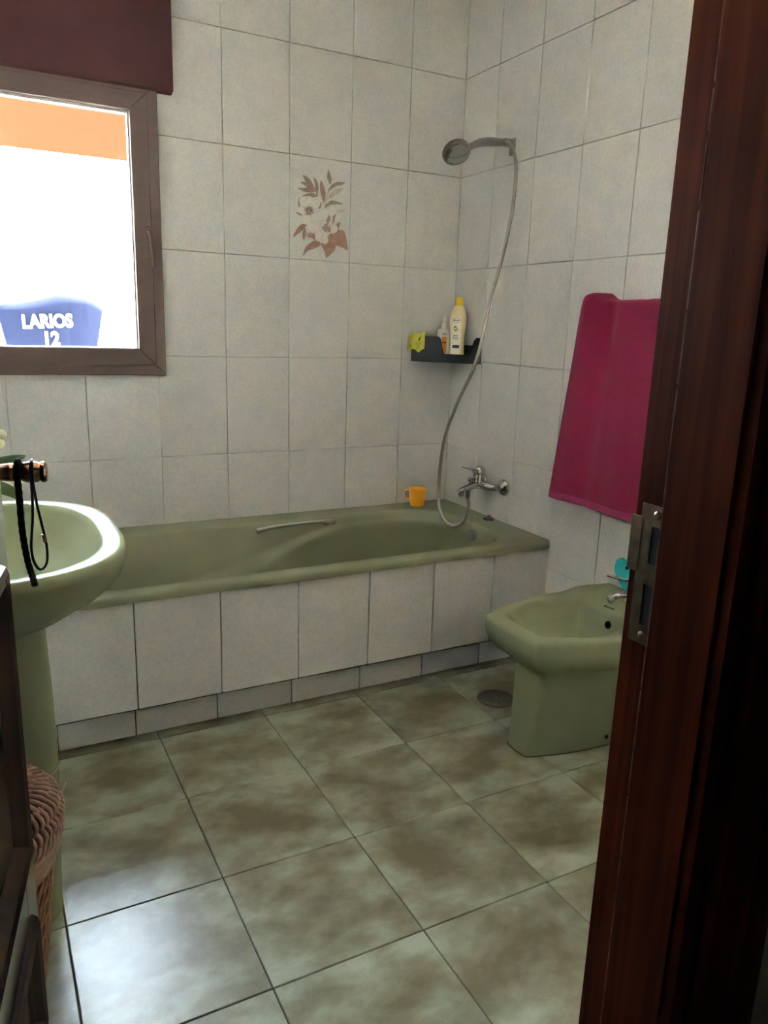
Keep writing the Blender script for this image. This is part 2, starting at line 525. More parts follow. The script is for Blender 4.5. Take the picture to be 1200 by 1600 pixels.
# back wall
bm = bmesh.new()
for lo, hi in (((XL - 0.2, TT, 0), (HOLE[0], 0.22, ZC)), ((HOLE[1], TT, 0), (0.2, 0.22, ZC)),
               ((HOLE[0], TT, 0), (HOLE[1], 0.22, HOLE[2])), ((HOLE[0], TT, HOLE[3]), (HOLE[1], 0.22, ZC))):
    bm_box(bm, lo, hi)
wall_back = tag(put('wall_back', bm, 'grout'), 'back wall of white mottled tiles with the window', kind='structure')
ROTB = (math.radians(90), 0, 0)
decor_tile = None
for i in range(len(cols_b) - 1):
    x1, x0 = cols_b[i], cols_b[i + 1]
    for j in range(len(rows) - 1):
        z0, z1 = rows[j], rows[j + 1]
        hx0, hx1, hz0, hz1 = HOLE
        if x1 <= hx0 or x0 >= hx1 or z1 <= hz0 or z0 >= hz1:
            o = tile_at('wall_tile', wall_back, x0, x1, z0, z1, lambda u, v, d: (u, -d, v), ROTB, 'tile', GAP)
            if i == 2 and j == 4:
                decor_tile = o
        else:
            if x0 >= hx0 and x1 <= hx1 and z0 >= hz0 and z1 <= hz1:
                continue
            xs = sorted({x0 + GAP / 2, x1 - GAP / 2} | {c for c in (hx0, hx1) if x0 < c < x1})
            zs = sorted({z0 + GAP / 2, z1 - GAP / 2} | {c for c in (hz0, hz1) if z0 < c < z1})
            bm = bmesh.new(); k = 0
            for a, b in zip(xs, xs[1:]):
                for c, d in zip(zs, zs[1:]):
                    if a >= hx0 and b <= hx1 and c >= hz0 and d <= hz1:
                        continue
                    bm_box(bm, (a, 0, c), (b, TT, d)); k += 1
            if k:
                put('wall_tile', bm, 'tile', wall_back)
            else:
                bm.free()

# flower print on one tile (flat print, traced in the tile plane)
def dec(px, py):
    # crop pixel -> x, z on the back wall
    s, t = px / 1200.0, py / 1500.0
    tl, tr, bl, br = Vector((-0.831, 1.8459)), Vector((-0.4175, 1.8983)), Vector((-0.8328, 1.4028)), Vector((-0.4028, 1.4276))
    p = tl.lerp(tr, s).lerp(bl.lerp(br, s), t)
    return p
def print_poly(name, pts, mat, lvl, smooth_pts=True):
    q = [Vector((*dec(*p), 0)) for p in pts]
    if smooth_pts:
        q = catmull(q, 4, closed=True)
    outline = [(p.x, -0.0004 - 0.00006 * lvl, p.y) for p in q]
    bm = bmesh.new()
    bm.faces.new([bm.verts.new(p) for p in outline])
    bmesh.ops.triangulate(bm, faces=bm.faces[:])
    return bm
LEAVES = [
 [(380,318),(440,345),(480,390),(500,430),(525,490),(480,450),(420,400)], [(355,400),(420,400),(480,430),(520,480),(470,490),(420,450)],
 [(320,468),(400,465),(480,465),(530,510),(430,515),(370,495)], [(508,345),(550,390),(562,440),(560,500),(545,550),(525,480),(518,410)],
 [(590,375),(620,430),(645,510),(645,580),(630,640),(600,560),(580,480)], [(678,258),(705,310),(718,370),(705,430),(680,390),(665,340)],
 [(680,505),(700,455),(740,415),(790,397),(880,405),(840,430),(760,450)], [(560,560),(520,530),(470,522),(420,535),(370,562),(440,560),(490,575)],
 [(640,700),(670,640),(720,610),(790,625),(860,655),(780,655),(700,665)], [(345,575),(330,610),(332,690),(345,690),(350,620)],
 [(600,630),(570,660),(565,710),(590,690)], [(305,755),(345,745),(375,790),(340,780)], [(660,740),(700,810),(680,880),(660,900)],
 [(765,770),(735,800),(725,890),(750,850)]]
LEAVES_R = [
 [(440,880),(370,890),(320,935),(270,1040),(350,985),(410,920)], [(405,930),(418,980),(410,1030),(392,1085),(378,1030),(385,960)],
 [(430,1030),(455,990),(520,1010),(535,1080),(480,1050)], [(585,1110),(520,1085),(440,1130),(405,1180),(385,1265),(450,1200),(560,1160)],
 [(590,1120),(640,1120),(700,1090),(760,1130),(750,1200),(655,1290),(640,1220)],
 [(665,1050),(700,1000),(780,960),(860,960),(880,1020),(900,1080),(910,1200),(850,1170),(770,1140),(690,1100)],
 [(820,865),(775,890),(760,930),(780,970),(800,950)]]
LEAVES_P = [[(860,470),(760,480),(690,550),(670,600),(760,555),(820,510)], [(880,720),(820,720),(780,760),(830,750)],
            [(575,520),(600,600),(640,700),(655,700),(610,600),(585,520)], [(710,430),(660,520),(640,690),(652,690),(680,530),(718,440)]]
def ell(cx, cy, rx, ry, rot=0):
    a = math.radians(rot)
    return [(cx + rx * math.cos(t) * math.cos(a) - ry * math.sin(t) * math.sin(a), cy + rx * math.cos(t) * math.sin(a) + ry * math.sin(t) * math.cos(a))
            for t in [2 * math.pi * k / 12 for k in range(12)]]
PETALS = [ell(390,625,45,58,-25), ell(462,622,36,60), ell(535,650,45,55,30), ell(365,725,60,36,10), ell(425,835,50,58,20), ell(545,805,68,56,-20),
          ell(630,775,44,70), ell(720,735,50,62,20), ell(500,930,78,48,20), ell(560,1030,38,62,15), ell(638,1075,38,48), ell(735,945,55,52,-40), ell(800,800,36,60,30)]
def star(cx, cy, r, n=13):
    return [(cx + (r if k % 2 else r * 0.42) * math.cos(math.pi * k / n + 0.2), cy + (r if k % 2 else r * 0.42) * math.sin(math.pi * k / n + 0.2)) for k in range(2 * n)]
STAMENS = [star(450,738,58), star(652,938,66)]
def print_set(name, polys, mat, lvl, rim=None):
    for p in polys:
        o = put(name, print_poly(name, p, mat, lvl), mat, decor_holder, recalc=False)
decor_holder = decor_tile
def print_child(name, polys, mat, lvl):
    bm = bmesh.new()
    for p in polys:
        b2 = print_poly(name, p, mat, lvl)
        off = {}
        for v in b2.verts: off[v] = bm.verts.new(v.co)
        for f in b2.faces:
            try: bm.faces.new([off[v] for v in f.verts])
            except ValueError: pass
        b2.free()
        lvl += 0.12
    for f in bm.faces:
        f.normal_update()
        if f.normal.y > 0: f.normal_flip()
    me = bpy.data.meshes.new(name); bm.to_mesh(me); bm.free()
    o = bpy.data.objects.new(name, me); COL.objects.link(o); me.materials.append(M[mat])
    o.parent = decor_tile
    bpy.context.view_layer.update()
    me.transform(decor_tile.matrix_world.inverted())
    return o
tag(decor_tile, 'wall tile printed with white blossoms and brown leaves')
print_child('leaf_print', LEAVES_P, 'leafprint3', 0)
print_child('leaf_print', LEAVES, 'leafprint2', 1)
print_child('leaf_print', LEAVES_R, 'leafprint', 1)
def scaled(p, k):
    cx = sum(a for a, b in p) / len(p); cy = sum(b for a, b in p) / len(p)
    return [(cx + (a - cx) * k, cy + (b - cy) * k) for a, b in p]
pet = []
print_child('petal_outline', [scaled(p, 1.06) for p in PETALS], 'leafprint3', 3)
print_child('petal_print', PETALS, 'petalprint', 5)
print_child('stamen_print', STAMENS, 'stamen', 7)

# right wall
bm = bmesh.new(); bm_box(bm, (TT, YF - 0.11, 0), (0.2, 0.22, ZC))
wall_right = tag(put('wall_right', bm, 'grout'), 'right wall of white mottled tiles behind the bidet and towel', kind='structure')
cols_r = [0.0] + [-0.2282 - TW * i for i in range(0, 9)] + [YF]
cols_r = [c for c in cols_r if c >= YF]
ROTR = (math.radians(90), 0, math.radians(-90))
for a, b in zip(cols_r, cols_r[1:]):
    for z0, z1 in zip(rows, rows[1:]):
        tile_at('wall_tile', wall_right, b, a, z0, z1, lambda u, v, d: (-d, u, v), ROTR, 'tile', GAP)
# left wall
bm = bmesh.new(); bm_box(bm, (XL - 0.2, YF - 0.11, 0), (XL - TT, 0.22, ZC))
wall_left = tag(put('wall_left', bm, 'grout'), 'left wall of white mottled tiles behind the washbasin', kind='structure')
ROTL = (math.radians(90), 0, math.radians(90))
for a, b in zip(cols_r, cols_r[1:]):
    for z0, z1 in zip(rows, rows[1:]):
        tile_at('wall_tile', wall_left, b, a, z0, z1, lambda u, v, d: (XL + d, u, v), ROTL, 'tile', GAP)
# door wall
DX0, DX1, DZ = -2.0, -1.225, 2.09        # rough opening
bm = bmesh.new()
bm_box(bm, (XL - 0.9, YF - 0.11, 0), (DX0, YF, ZC)); bm_box(bm, (DX1, YF - 0.11, 0), (0.9, YF, ZC)); bm_box(bm, (DX0, YF - 0.11, DZ), (DX1, YF, ZC))
wall_front = tag(put('wall_front', bm, 'frontpaint'), 'door wall around the bathroom doorway', kind='structure')
tag(box('ceiling', (XL - 0.2, YF - 0.11, ZC), (0.2, 0.22, ZC + 0.12), 'plaster'), 'white bathroom ceiling', kind='structure')
# floor
floor = tag(box('floor', (XL, YF - 0.11, -0.12), (0.02, 0.05, -0.004), 'fgrout'), 'bathroom floor of olive marbled square tiles', kind='structure')
fx, fy = -1.7672, -1.0458
gx = [XL] + [fx + S * i for i in range(-1, 7) if XL < fx + S * i < 0] + [0.0]
gy = [YF - 0.05] + sorted(fy - S * j for j in range(-2, 5) if YF - 0.05 < fy - S * j < -0.62) + [-0.62]
for a, b in zip(gx, gx[1:]):
    for c, d in zip(gy, gy[1:]):
        if c < YF:  # tiles reach under the door saddle
            pass
        o = tile_at('floor_tile', floor, a, b, c, d, lambda u, v, k: (u, v, k), (0, 0, 0), 'floor', 0.0032, t=0.01, bev=0.0013, jit=0.0003)
# hallway around the camera
HX0, HX1, HY = -3.0, 0.6, -4.6
tag(box('floor_hallway', (HX0, HY, -0.12), (HX1, YF - 0.11, 0.0), 'hallfloor'), 'hallway floor outside the bathroom', kind='structure')
tag(box('ceiling_hallway', (HX0, HY, ZC), (HX1, YF - 0.11, ZC + 0.12), 'hall'), 'hallway ceiling', kind='structure')
tag(box('wall_hallway_left', (HX0 - 0.1, HY, 0), (HX0, YF, ZC), 'hall'), 'left hallway wall', kind='structure')
tag(box('wall_hallway_right', (HX1, HY, 0), (HX1 + 0.1, YF, ZC), 'hall'), 'right hallway wall', kind='structure')
tag(box('wall_hallway_rear', (HX0 - 0.1, HY - 0.1, 0), (HX1 + 0.1, HY, ZC), 'hall'), 'rear hallway wall', kind='structure')
tag(box('wall_hallway_front', (DX1 + 0.02, YF - 0.114, 0), (HX1, YF - 0.11, ZC), 'hall'), 'painted hallway face of the door wall', kind='structure')

# ------------------------------------------------------------------ door frame (right jamb with strike plate)
jx, sx = -1.2724, -1.2846
YS = -2.36
trim = empty('trim_1', (jx, YF, 0))
tag(trim, 'dark mahogany door jamb on the right with strike plate', kind='structure')
box('rebate_jamb', (jx, YS, 0), (DX1, YF + 0.004, 2.07), 'mahog', trim, bevel=0.0015)
box('stop_jamb', (sx, YF - 0.112, 0), (DX1, YS, 2.07), 'mahog', trim, bevel=0.0015)
bm = bmesh.new()
zz = 0.0
while zz < 2.04:
    h = random.uniform(0.03, 0.14)
    bm_box(bm, (sx - 0.0002, YS - 0.0003, zz), (sx + random.uniform(0.0003, 0.0010), YS + 0.0003, min(2.05, zz + h)))
    zz += h + random.uniform(0.0, 0.006)
put('worn_edge', bm, 'worn', trim)
bm = bmesh.new()
ax0, ax1, ay = sx + 0.002, -1.150, YF - 0.112
prof = [(ax0, ay), (ax0, ay - 0.012), (ax0 + 0.012, ay - 0.016), (ax0 + 0.030, ay - 0.012), (ax0 + 0.038, ay - 0.018), (ax1 - 0.045, ay - 0.018), (ax1 - 0.035, ay - 0.013), (ax1 - 0.018, ay - 0.020), (ax1, ay - 0.014), (ax1, ay)]
bm_loft(bm, [[(x, y, 0) for x, y in prof], [(x, y, 2.12) for x, y in prof]])
put('architrave', bm, 'mahog', trim)
box('inner_architrave', (-1.258, YF, 0), (-1.19, YF + 0.012, 2.10), 'mahog', trim, bevel=0.003)
# strike plate
sp_z0, sp_z1 = 0.928, 1.070
plate_m = bmesh.new()
yy0, yy1 = YS + 0.001, YF - 0.006
holes = [(yy0 + 0.005, yy0 + 0.019, 1.012, 1.049), (yy0 + 0.008, yy0 + 0.021, 0.948, 0.990)]
ys_ = sorted({yy0, yy1} | {h for H in holes for h in H[:2]})
zs_ = sorted({sp_z0, sp_z1} | {h for H in holes for h in H[2:]})
for a, b in zip(ys_, ys_[1:]):
    for c, d in zip(zs_, zs_[1:]):
        if any(H[0] <= a and b <= H[1] and H[2] <= c and d <= H[3] for H in holes):
            continue
        bm_box(plate_m, (jx - 0.0014, a, c), (jx - 0.0001, b, d))
bm_box(plate_m, (jx - 0.0020, yy1 - 0.002, 1.000), (jx + 0.0005, YF + 0.0055, 1.056))
sp = put('strike_plate', plate_m, 'oldbrass', trim)
sp['label'] = 'tarnished brass strike plate with two latch holes'
for k, H in enumerate(holes):
    box('latch_hole', (jx - 0.0007, H[0], H[2]), (jx - 0.0001, H[1], H[3]), 'hole', sp)
for y, z in ((yy0 + 0.013, 1.061), (yy0 + 0.016, 0.937)):
    lathe('screw', [(0.0045, 0), (0.0045, 0.0008), (0.003, 0.0018), (0.0, 0.002)], (jx - 0.0013, y, z), 'oldbrass', sp, ax=(-1, 0, 0), n=12)
box('mortise_groove', (jx - 0.0003, yy1 + 0.0005, 0.940), (jx - 0.0001, yy1 + 0.002, 0.998), 'hole', trim)
# left (hinge) jamb and head
trim2 = empty('trim_2', (-1.965, YF, 0))
tag(trim2, 'dark mahogany hinge jamb on the left of the doorway', kind='structure')
box('rebate_jamb', (DX0, YS, 0), (-1.994, YF + 0.004, 2.07), 'mahog', trim2)
box('stop_jamb', (DX0, YF - 0.112, 0), (-1.982, YS, 2.07), 'mahog', trim2)
box('architrave', (-2.075, YF - 0.128, 0), (-1.984, YF - 0.112, 2.12), 'mahog', trim2, bevel=0.003)
trim3 = empty('trim_3', (-1.62, YF, 2.05))
tag(trim3, 'dark mahogany head of the door frame', kind='structure')
box('head_jamb', (DX0, YF - 0.112, 2.05), (DX1, YF + 0.004, 2.09), 'mahog', trim3)
box('architrave', (-2.075, YF - 0.128, 2.05), (-1.150, YF - 0.112, 2.14), 'mahog', trim3, bevel=0.003)

# ------------------------------------------------------------------ open door at the left
HN = Vector((-1.952, -2.312, 0)); EN = Vector((-1.820, -1.620, 0))
dv = (EN - HN); DL = dv.length; dv.normalize(); nv = Vector((dv.y, -dv.x, 0))
DM = frame(HN, dv, nv)        # local x along the leaf, y out of the visible face, z = dv x nv (down) -> fix below
DM = Matrix((dv, nv, Vector((0, 0, 1)))).transposed().to_4x4(); DM.translation = HN
door = empty('door_1', HN)
tag(door, 'dark panelled wooden door standing open at the left edge', kind='structure')
def dbox(name, lo, hi, mat, parent=door, bevel=0.0):
    bm = bmesh.new(); bm_box(bm, lo, hi, bevel, 1, DM)
    return put(name, bm, mat, parent)
DT = 0.036
ST = 0.082
panels = [(0.105, 0.272), (0.432, 0.86), (1.12, 1.93)]
zs = [0.006] + [z for p in panels for z in p] + [2.035]
dbox('stile', (0, -DT, 0.006), (ST, 0, 2.035), 'mahog_door', bevel=0.0015)
dbox('stile', (DL - ST, -DT, 0.006), (DL, 0, 2.035), 'mahog_door', bevel=0.0015)
for a, b in ((zs[0], zs[1]), (zs[2], zs[3]), (zs[4], zs[5]), (zs[6], zs[7])):
    dbox('rail', (ST, -DT, a), (DL - ST, -0.0005, b), 'mahog_door')
for a, b in panels:
    dbox('panel', (ST - 0.002, -DT + 0.010, a - 0.002), (DL - ST + 0.002, -0.010, b + 0.002), 'mahog_mould')
    # raised moulding round the panel
    ring = []
    sec = [(-0.022, 0.0), (-0.019, 0.008), (-0.012, 0.013), (-0.004, 0.008), (0.002, 0.010), (0.010, -0.002), (0.016, -0.010)]
    bm = bmesh.new()
    loops = []
    for du, dvv in sec:
        u0, u1, z0, z1 = ST + du, DL - ST - du, a + du, b - du
        loops.append([DM @ Vector((u, dvv, z)) for u, z in ((u0, z0), (u1, z0), (u1, z1), (u0, z1))])
    bm_loft(bm, loops, False, False)
    put('moulding', bm, 'mahog_mould', door)
# knob, lock and hangings
KC = Vector((DL - 0.058, 0, 1.0145))
knob_w = DM @ KC
knob = lathe('door_knob', [(0.021, 0.0), (0.021, 0.003), (0.0135, 0.006), (0.0115, 0.012), (0.0128, 0.022), (0.0125, 0.029), (0.0098, 0.0325), (0.0098, 0.0355), (0.0125, 0.038),
                           (0.0146, 0.044), (0.0150, 0.051), (0.0144, 0.058), (0.0126, 0.0612), (0.0126, 0.0625), (0.0146, 0.0635), (0.0148, 0.068), (0.0125, 0.0705), (0.0, 0.071)],
             knob_w, 'bronze', door, ax=nv, n=36)
knob['label'] = 'shiny bronze door knob'
dbox('lock_plate', (DL - 0.075, 0.0, 0.925), (DL - 0.042, 0.002, 0.965), 'oldbrass', bevel=0.0005)
dbox('latch_bolt', (DL, -0.024, 0.905), (DL + 0.010, -0.012, 0.925), 'oldbrass', bevel=0.001)
dbox('lock_faceplate', (DL, -0.028, 0.88), (DL + 0.0012, -0.008, 1.05), 'oldbrass')
kn = Vector(nv)
s0 = knob_w + nv * 0.029 + Vector((0, 0, 0.0135))
def dpt(a, b, z):  # distance out of the face, along the leaf, height
    return knob_w + nv * a + dv * b + Vector((0, 0, z))
strap = tube('strap', catmull([dpt(0.034, 0.012, 0.004), dpt(0.034, 0.004, 0.0145), dpt(0.034, -0.008, 0.013), dpt(0.034, -0.0145, -0.004), dpt(0.0345, -0.015, -0.03),
                               dpt(0.0345, -0.015, -0.07), dpt(0.036, -0.015, -0.100), dpt(0.039, -0.015, -0.128), dpt(0.0430, -0.015, -0.148), dpt(0.0455, -0.015, -0.163)], 8),
             lambda t: 0.0046 + 0.0004 * math.sin(t * 150), 'strap', None, base=dpt(0.0455, -0.015, -0.165), n=10)
tag(strap, 'black braided strap hanging from the bronze door knob', 'strap')
cord = tube('cord_loop', catmull([dpt(0.0520, 0.0, 0.0172), dpt(0.0515, -0.013, 0.0120), dpt(0.0515, -0.0185, -0.004), dpt(0.0515, -0.0185, -0.030), dpt(0.0500, -0.0185, -0.060), dpt(0.0470, -0.0185, -0.085),
                                  dpt(0.0450, -0.0185, -0.105), dpt(0.0470, -0.0185, -0.125), dpt(0.0535, -0.0185, -0.1375), dpt(0.0610, -0.0185, -0.134), dpt(0.0650, -0.0185, -0.122),
                                  dpt(0.0650, -0.0185, -0.100), dpt(0.0615, -0.0185, -0.075), dpt(0.0570, -0.0185, -0.045), dpt(0.0540, -0.0185, -0.015), dpt(0.0540, -0.0185, -0.002), dpt(0.0535, -0.012, 0.0135)], 5, closed=True),
            0.0019, 'cord', None, base=dpt(0.0535, -0.0185, -0.14), n=8, closed=True)
tag(cord, 'thin navy cord loop hanging at the end of the door knob', 'cord')
lathe('crimp', [(0.0028, 0), (0.0028, 0.012)], dpt(0.0640, -0.0185, -0.098), 'oldbrass', cord, ax=(dpt(0.0600, -0.0185, -0.066) - dpt(0.0650, -0.0185, -0.10)), n=10)

# ------------------------------------------------------------------ window
wx0, wx1, wz0, wz1 = -2.052, -1.2285, 1.035, 1.985
win = empty('window_1', ((wx0 + wx1) / 2, 0, wz0))
tag(win, 'brown aluminium window above the bathtub', kind='structure')
def ring_frame(name, x0, x1, z0, z1, w, y0, y1, mat, parent, bev=0.002):
    """four mitred bars"""
    O = [(x0, z0), (x1, z0), (x1, z1), (x0, z1)]
    I = [(x0 + w, z0 + w), (x1 - w, z0 + w), (x1 - w, z1 - w), (x0 + w, z1 - w)]
    nm = ['bottom', 'right', 'top', 'left']
    res = []
    for k in range(4):
        k2 = (k + 1) % 4
        poly = [O[k], O[k2], I[k2], I[k]]
        bm = bmesh.new()
        bm_loft(bm, [[(x, y0, z) for x, z in poly], [(x, y1, z) for x, z in poly]])
        bmesh.ops.recalc_face_normals(bm, faces=bm.faces)
        if bev:
            bmesh.ops.bevel(bm, geom=bm.edges[:], offset=bev, segments=1, affect='EDGES')
        res.append(put(name, bm, mat, parent))
    return res
ring_frame('frame_bar', wx0, wx1, wz0, wz1, 0.042, -0.022, 0.045, 'winframe', win)
sash = empty('sash', (0, 0, 0)); sash.parent = win; sash.location = (0, 0, 0)
ring_frame('sash_bar', wx0 + 0.034, wx1 - 0.034, wz0 + 0.034, wz1 - 0.034, 0.058, -0.030, 0.030, 'winframe', sash)
gx0, gx1, gz0, gz1 = wx0 + 0.092, wx1 - 0.092, wz0 + 0.090, wz1 - 0.096
ring_frame('glazing_gasket', gx0 - 0.004, gx1 + 0.004, gz0 - 0.004, gz1 + 0.004, 0.009, -0.012, 0.012, 'gasket', sash, 0.0)
box('pane', (gx0, -0.002, gz0), (gx1, 0.002, gz1), 'glass', sash)
hd = box('handle_plate', (-1.286, -0.034, 1.435), (-1.262, -0.028, 1.535), 'winframe', sash, bevel=0.002)
tube('handle_lever', catmull([(-1.275, -0.032, 1.517), (-1.276, -0.055, 1.517), (-1.275, -0.062, 1.508), (-1.271, -0.063, 1.46), (-1.264, -0.058, 1.402)], 6), 0.0058, 'winframe', sash, n=10)
# roller shutter box
sb = empty('roller_shutter_box', (-1.65, -0.001, 1.966))
tag(sb, 'dark brown roller shutter box above the window', 'shutter box')
box('front_panel', (-2.115, -0.030, 1.9665), (-1.1745, -0.0008, 2.44), 'shutter', sb, bevel=0.002)
box('bottom_lip', (-2.112, -0.026, 1.9615), (-1.178, -0.001, 1.9665), 'shutter', sb)

# ------------------------------------------------------------------ outside
TZ = 0.40
tag(box('floor_terrace', (-9, 0.22, TZ - 0.2), (7, 9, TZ), 'terrace'), 'sunlit pale terrace paving outside the window', kind='structure')
tag(box('wall_terrace', (-9, 8.8, TZ), (7, 9.0, TZ + 1.1), 'render'), 'white rendered parapet beyond the terrace', kind='structure')
tag(box('wall_bounce_added', (-4.7, 0.22, TZ), (-4.5, 8.8, TZ + 2.9), 'render'), 'unseen white wall added beside the terrace to reflect daylight indoors', kind='structure')  # added out of view to bounce daylight onto the right bathroom wall
aw = empty('awning', (-1.5, 3.80, TZ))
tag(aw, 'orange canvas awning outside, seen through the top of the window', 'awning')
bm = bmesh.new()
pr_ = [(4.85, 3.02), (4.5, 2.965), (4.1, 2.89), (3.83, 2.83), (3.80, 2.80), (3.795, 2.42)]
bm_loft(bm, [[(-4.4, y, z) for y, z in pr_], [(3.4, y, z) for y, z in pr_]], False, False, loop=False)
can = put('canvas', bm, 'awning', aw, recalc=False)
md = can.modifiers.new('thickness', 'SOLIDIFY'); md.thickness = 0.004; md.offset = 0
tube('front_bar', [(-4.4, 3.82, 2.80), (3.4, 3.82, 2.80)], 0.022, 'white', aw, n=10)
for x in (-4.3, 3.3):
    for y, zt in ((3.84, 2.80), (4.8, 2.99)):
        tube('post', [(x, y, TZ), (x, y, zt)], 0.03, 'white', aw, n=10)
# blue terrace chair
ch = empty('terrace_chair', (-1.52, 1.08, TZ))
tag(ch, 'blue plastic terrace chair with white lettering outside the window', 'chair')
def backpt(x, z):  # curved, slightly reclined back
    return Vector((x, 0.885 + 0.10 * (z - 1.0) * -0.5 + 0.35 * (x + 1.52) ** 2, z))
top = catmull([(-1.745, 1.245, 0), (-1.7178, 1.271, 0), (-1.6429, 1.2794, 0), (-1.5661, 1.2961, 0), (-1.4873, 1.3185, 0), (-1.4399, 1.3234, 0), (-1.3632, 1.316, 0), (-1.3103, 1.2906, 0), (-1.2947, 1.2745, 0)], 4)
nseg = len(top); rows_ = 12
bm = bmesh.new()
G = []
for j in range(rows_ + 1):
    t = j / rows_
    row = []
    for k, p in enumerate(top):
        zb = 0.84
        z = p.y + (zb - p.y) * t
        tz = (1.30 - z) / 0.20
        cxm = -1.523
        wfac = 1 - 0.17 * min(tz, 1.25)
        x = cxm + (p.x - cxm) * wfac
        row.append(bm.verts.new(backpt(x, z)))
    G.append(row)
for a, b in zip(G, G[1:]):
    for k in range(nseg - 1):
        bm.faces.new((a[k], a[k + 1], b[k + 1], b[k]))
bk = put('backrest', bm, 'blue', ch, smooth=True)
md = bk.modifiers.new('thickness', 'SOLIDIFY'); md.thickness = 0.012; md.offset = -1 if bk.data.polygons[0].normal.y < 0 else 1
tm = frame((-1.538, 0.868, 1.203), (1, 0, 0.055), (0, -0.05, 1))
text('lettering', 'LARIOS', 0.078, tm, 'whiteprint', bk, bold=0.0028, width=0.80)
tm = frame((-1.528, 0.873, 1.128), (1, 0, 0.03), (0, -0.05, 1))
text('lettering', '12', 0.082, tm, 'whiteprint', bk, bold=0.003, width=0.85)
seat = loft('seat', [rrect(-1.52, 1.13, 0.21, 0.21, 0.05, TZ + 0.42, 3, 5), rrect(-1.52, 1.13, 0.22, 0.22, 0.06, TZ + 0.435, 3, 5), rrect(-1.52, 1.13, 0.215, 0.215, 0.06, TZ + 0.45, 3, 5)], 'blue', ch)
for x, y in ((-1.71, 0.93), (-1.33, 0.93), (-1.71, 1.32), (-1.33, 1.32)):
    tube('leg', [(x, y, TZ + 0.43), (x + (x + 1.52) * 0.2, y + (y - 1.13) * 0.15, TZ + 0.001)], 0.018, 'blue', ch, n=8)
for s in (-1, 1):
    tube('armrest', catmull([(-1.52 + s * 0.20, 0.90, 1.02), (-1.52 + s * 0.25, 1.05, 1.05), (-1.52 + s * 0.25, 1.28, 1.04), (-1.52 + s * 0.22, 1.33, TZ + 0.43)], 5), 0.016, 'blue', ch, n=8)

# ------------------------------------------------------------------ bath front and bath
TUBY, TUBX = -0.7307, -1.735
wt = tag(box('wall_bath_front', (TUBX + 0.004, TUBY + 0.008, 0.112), (-0.0005, TUBY + 0.07, 0.449), 'dgrout'), 'tiled front panel of the bathtub', kind='structure')
lines = [0.0] + [-0.2466 - TW * i for i in range(6)] + [TUBX]
ROTF = (math.radians(90), 0, 0)
for a, b in zip(lines, lines[1:]):
    tile_at('front_tile', wt, b, a, 0.117, 0.4495, lambda u, v, d: (u, TUBY - d, v), ROTF, 'tile', 0.0034)
kk = box('plinth', (TUBX + 0.02, TUBY + 0.0675, 0.0), (-0.0005, TUBY + 0.10, 0.112), 'dgrout', wt)
KY = TUBY + 0.0575
for a, b in zip(lines, lines[1:]):
    tile_at('plinth_tile', wt, max(b, TUBX + 0.02), a, 0.0015, 0.118, lambda u, v, d: (u, KY - d, v), ROTF, 'tile', 0.0042)
box('edge_bead', (TUBX - 0.004, TUBY - 0.001, 0.118), (TUBX + 0.0015, TUBY + 0.008, 0.448), 'rust', wt)
box('end_panel', (TUBX, TUBY + 0.07, 0.0), (TUBX + 0.03, -0.002, 0.448), 'tile', wt)

tub = empty('bathtub', (-0.87, -0.37, 0.0))
tag(tub, 'sage green enamel bathtub built in along the window wall', 'bathtub')
cx, cy = (TUBX - 0.004 - 0.001) / 2, (-0.7435 - 0.001) / 2
hx, hy = abs(TUBX - 0.004 + 0.001) / 2, (0.7435 - 0.001) / 2
NE, NA = 26, 10
def sm(a, b, x):
    t = max(0, min(1, (x - a) / (b - a))); return t * t * (3 - 2 * t)
def tring(x0, x1, y0, y1, r, z):
    return rrect((x0 + x1) / 2, (y0 + y1) / 2, (x1 - x0) / 2, (y1 - y0) / 2, r, z, NE, NA)
rings = [tring(TUBX - 0.003, -0.002, -0.740, -0.002, 0.012, 0.4505),
         tring(TUBX - 0.0045, -0.001, -0.7435, -0.001, 0.014, 0.4515),
         tring(TUBX - 0.0045, -0.001, -0.7435, -0.001, 0.014, 0.466),
         tring(TUBX - 0.003, -0.001, -0.7405, -0.001, 0.014, 0.474),
         tring(TUBX + 0.002, -0.001, -0.7345, -0.001, 0.014, 0.4785),
         tring(-1.655, -0.115, -0.695, -0.105, (0.20, 0.14, 0.14, 0.17), 0.4790),
         tring(-1.650, -0.121, -0.690, -0.110, (0.20, 0.14, 0.14, 0.17), 0.4775),
         tring(-1.642, -0.129, -0.683, -0.117, (0.20, 0.14, 0.14, 0.17), 0.4680)]
def inner(x0, x1, y0, y1, r, z, dep, inset):
    """ring whose long sides carry an arm-rest shoulder that dips towards the head end"""
    out = []
    for p in tring(x0, x1, y0, y1, r, z):
        k = sm(-0.52, -1.32, p.x)
        mid = (y0 + y1) / 2
        side = max(-1, min(1, (p.y - mid) / ((y1 - y0) / 2)))
        w = sm(0.35, 0.9, abs(side))
        out.append(Vector((p.x, p.y - math.copysign(inset * k * w, side), p.z - dep * k * w)))
    return out
R4 = (0.19, 0.13, 0.13, 0.16)
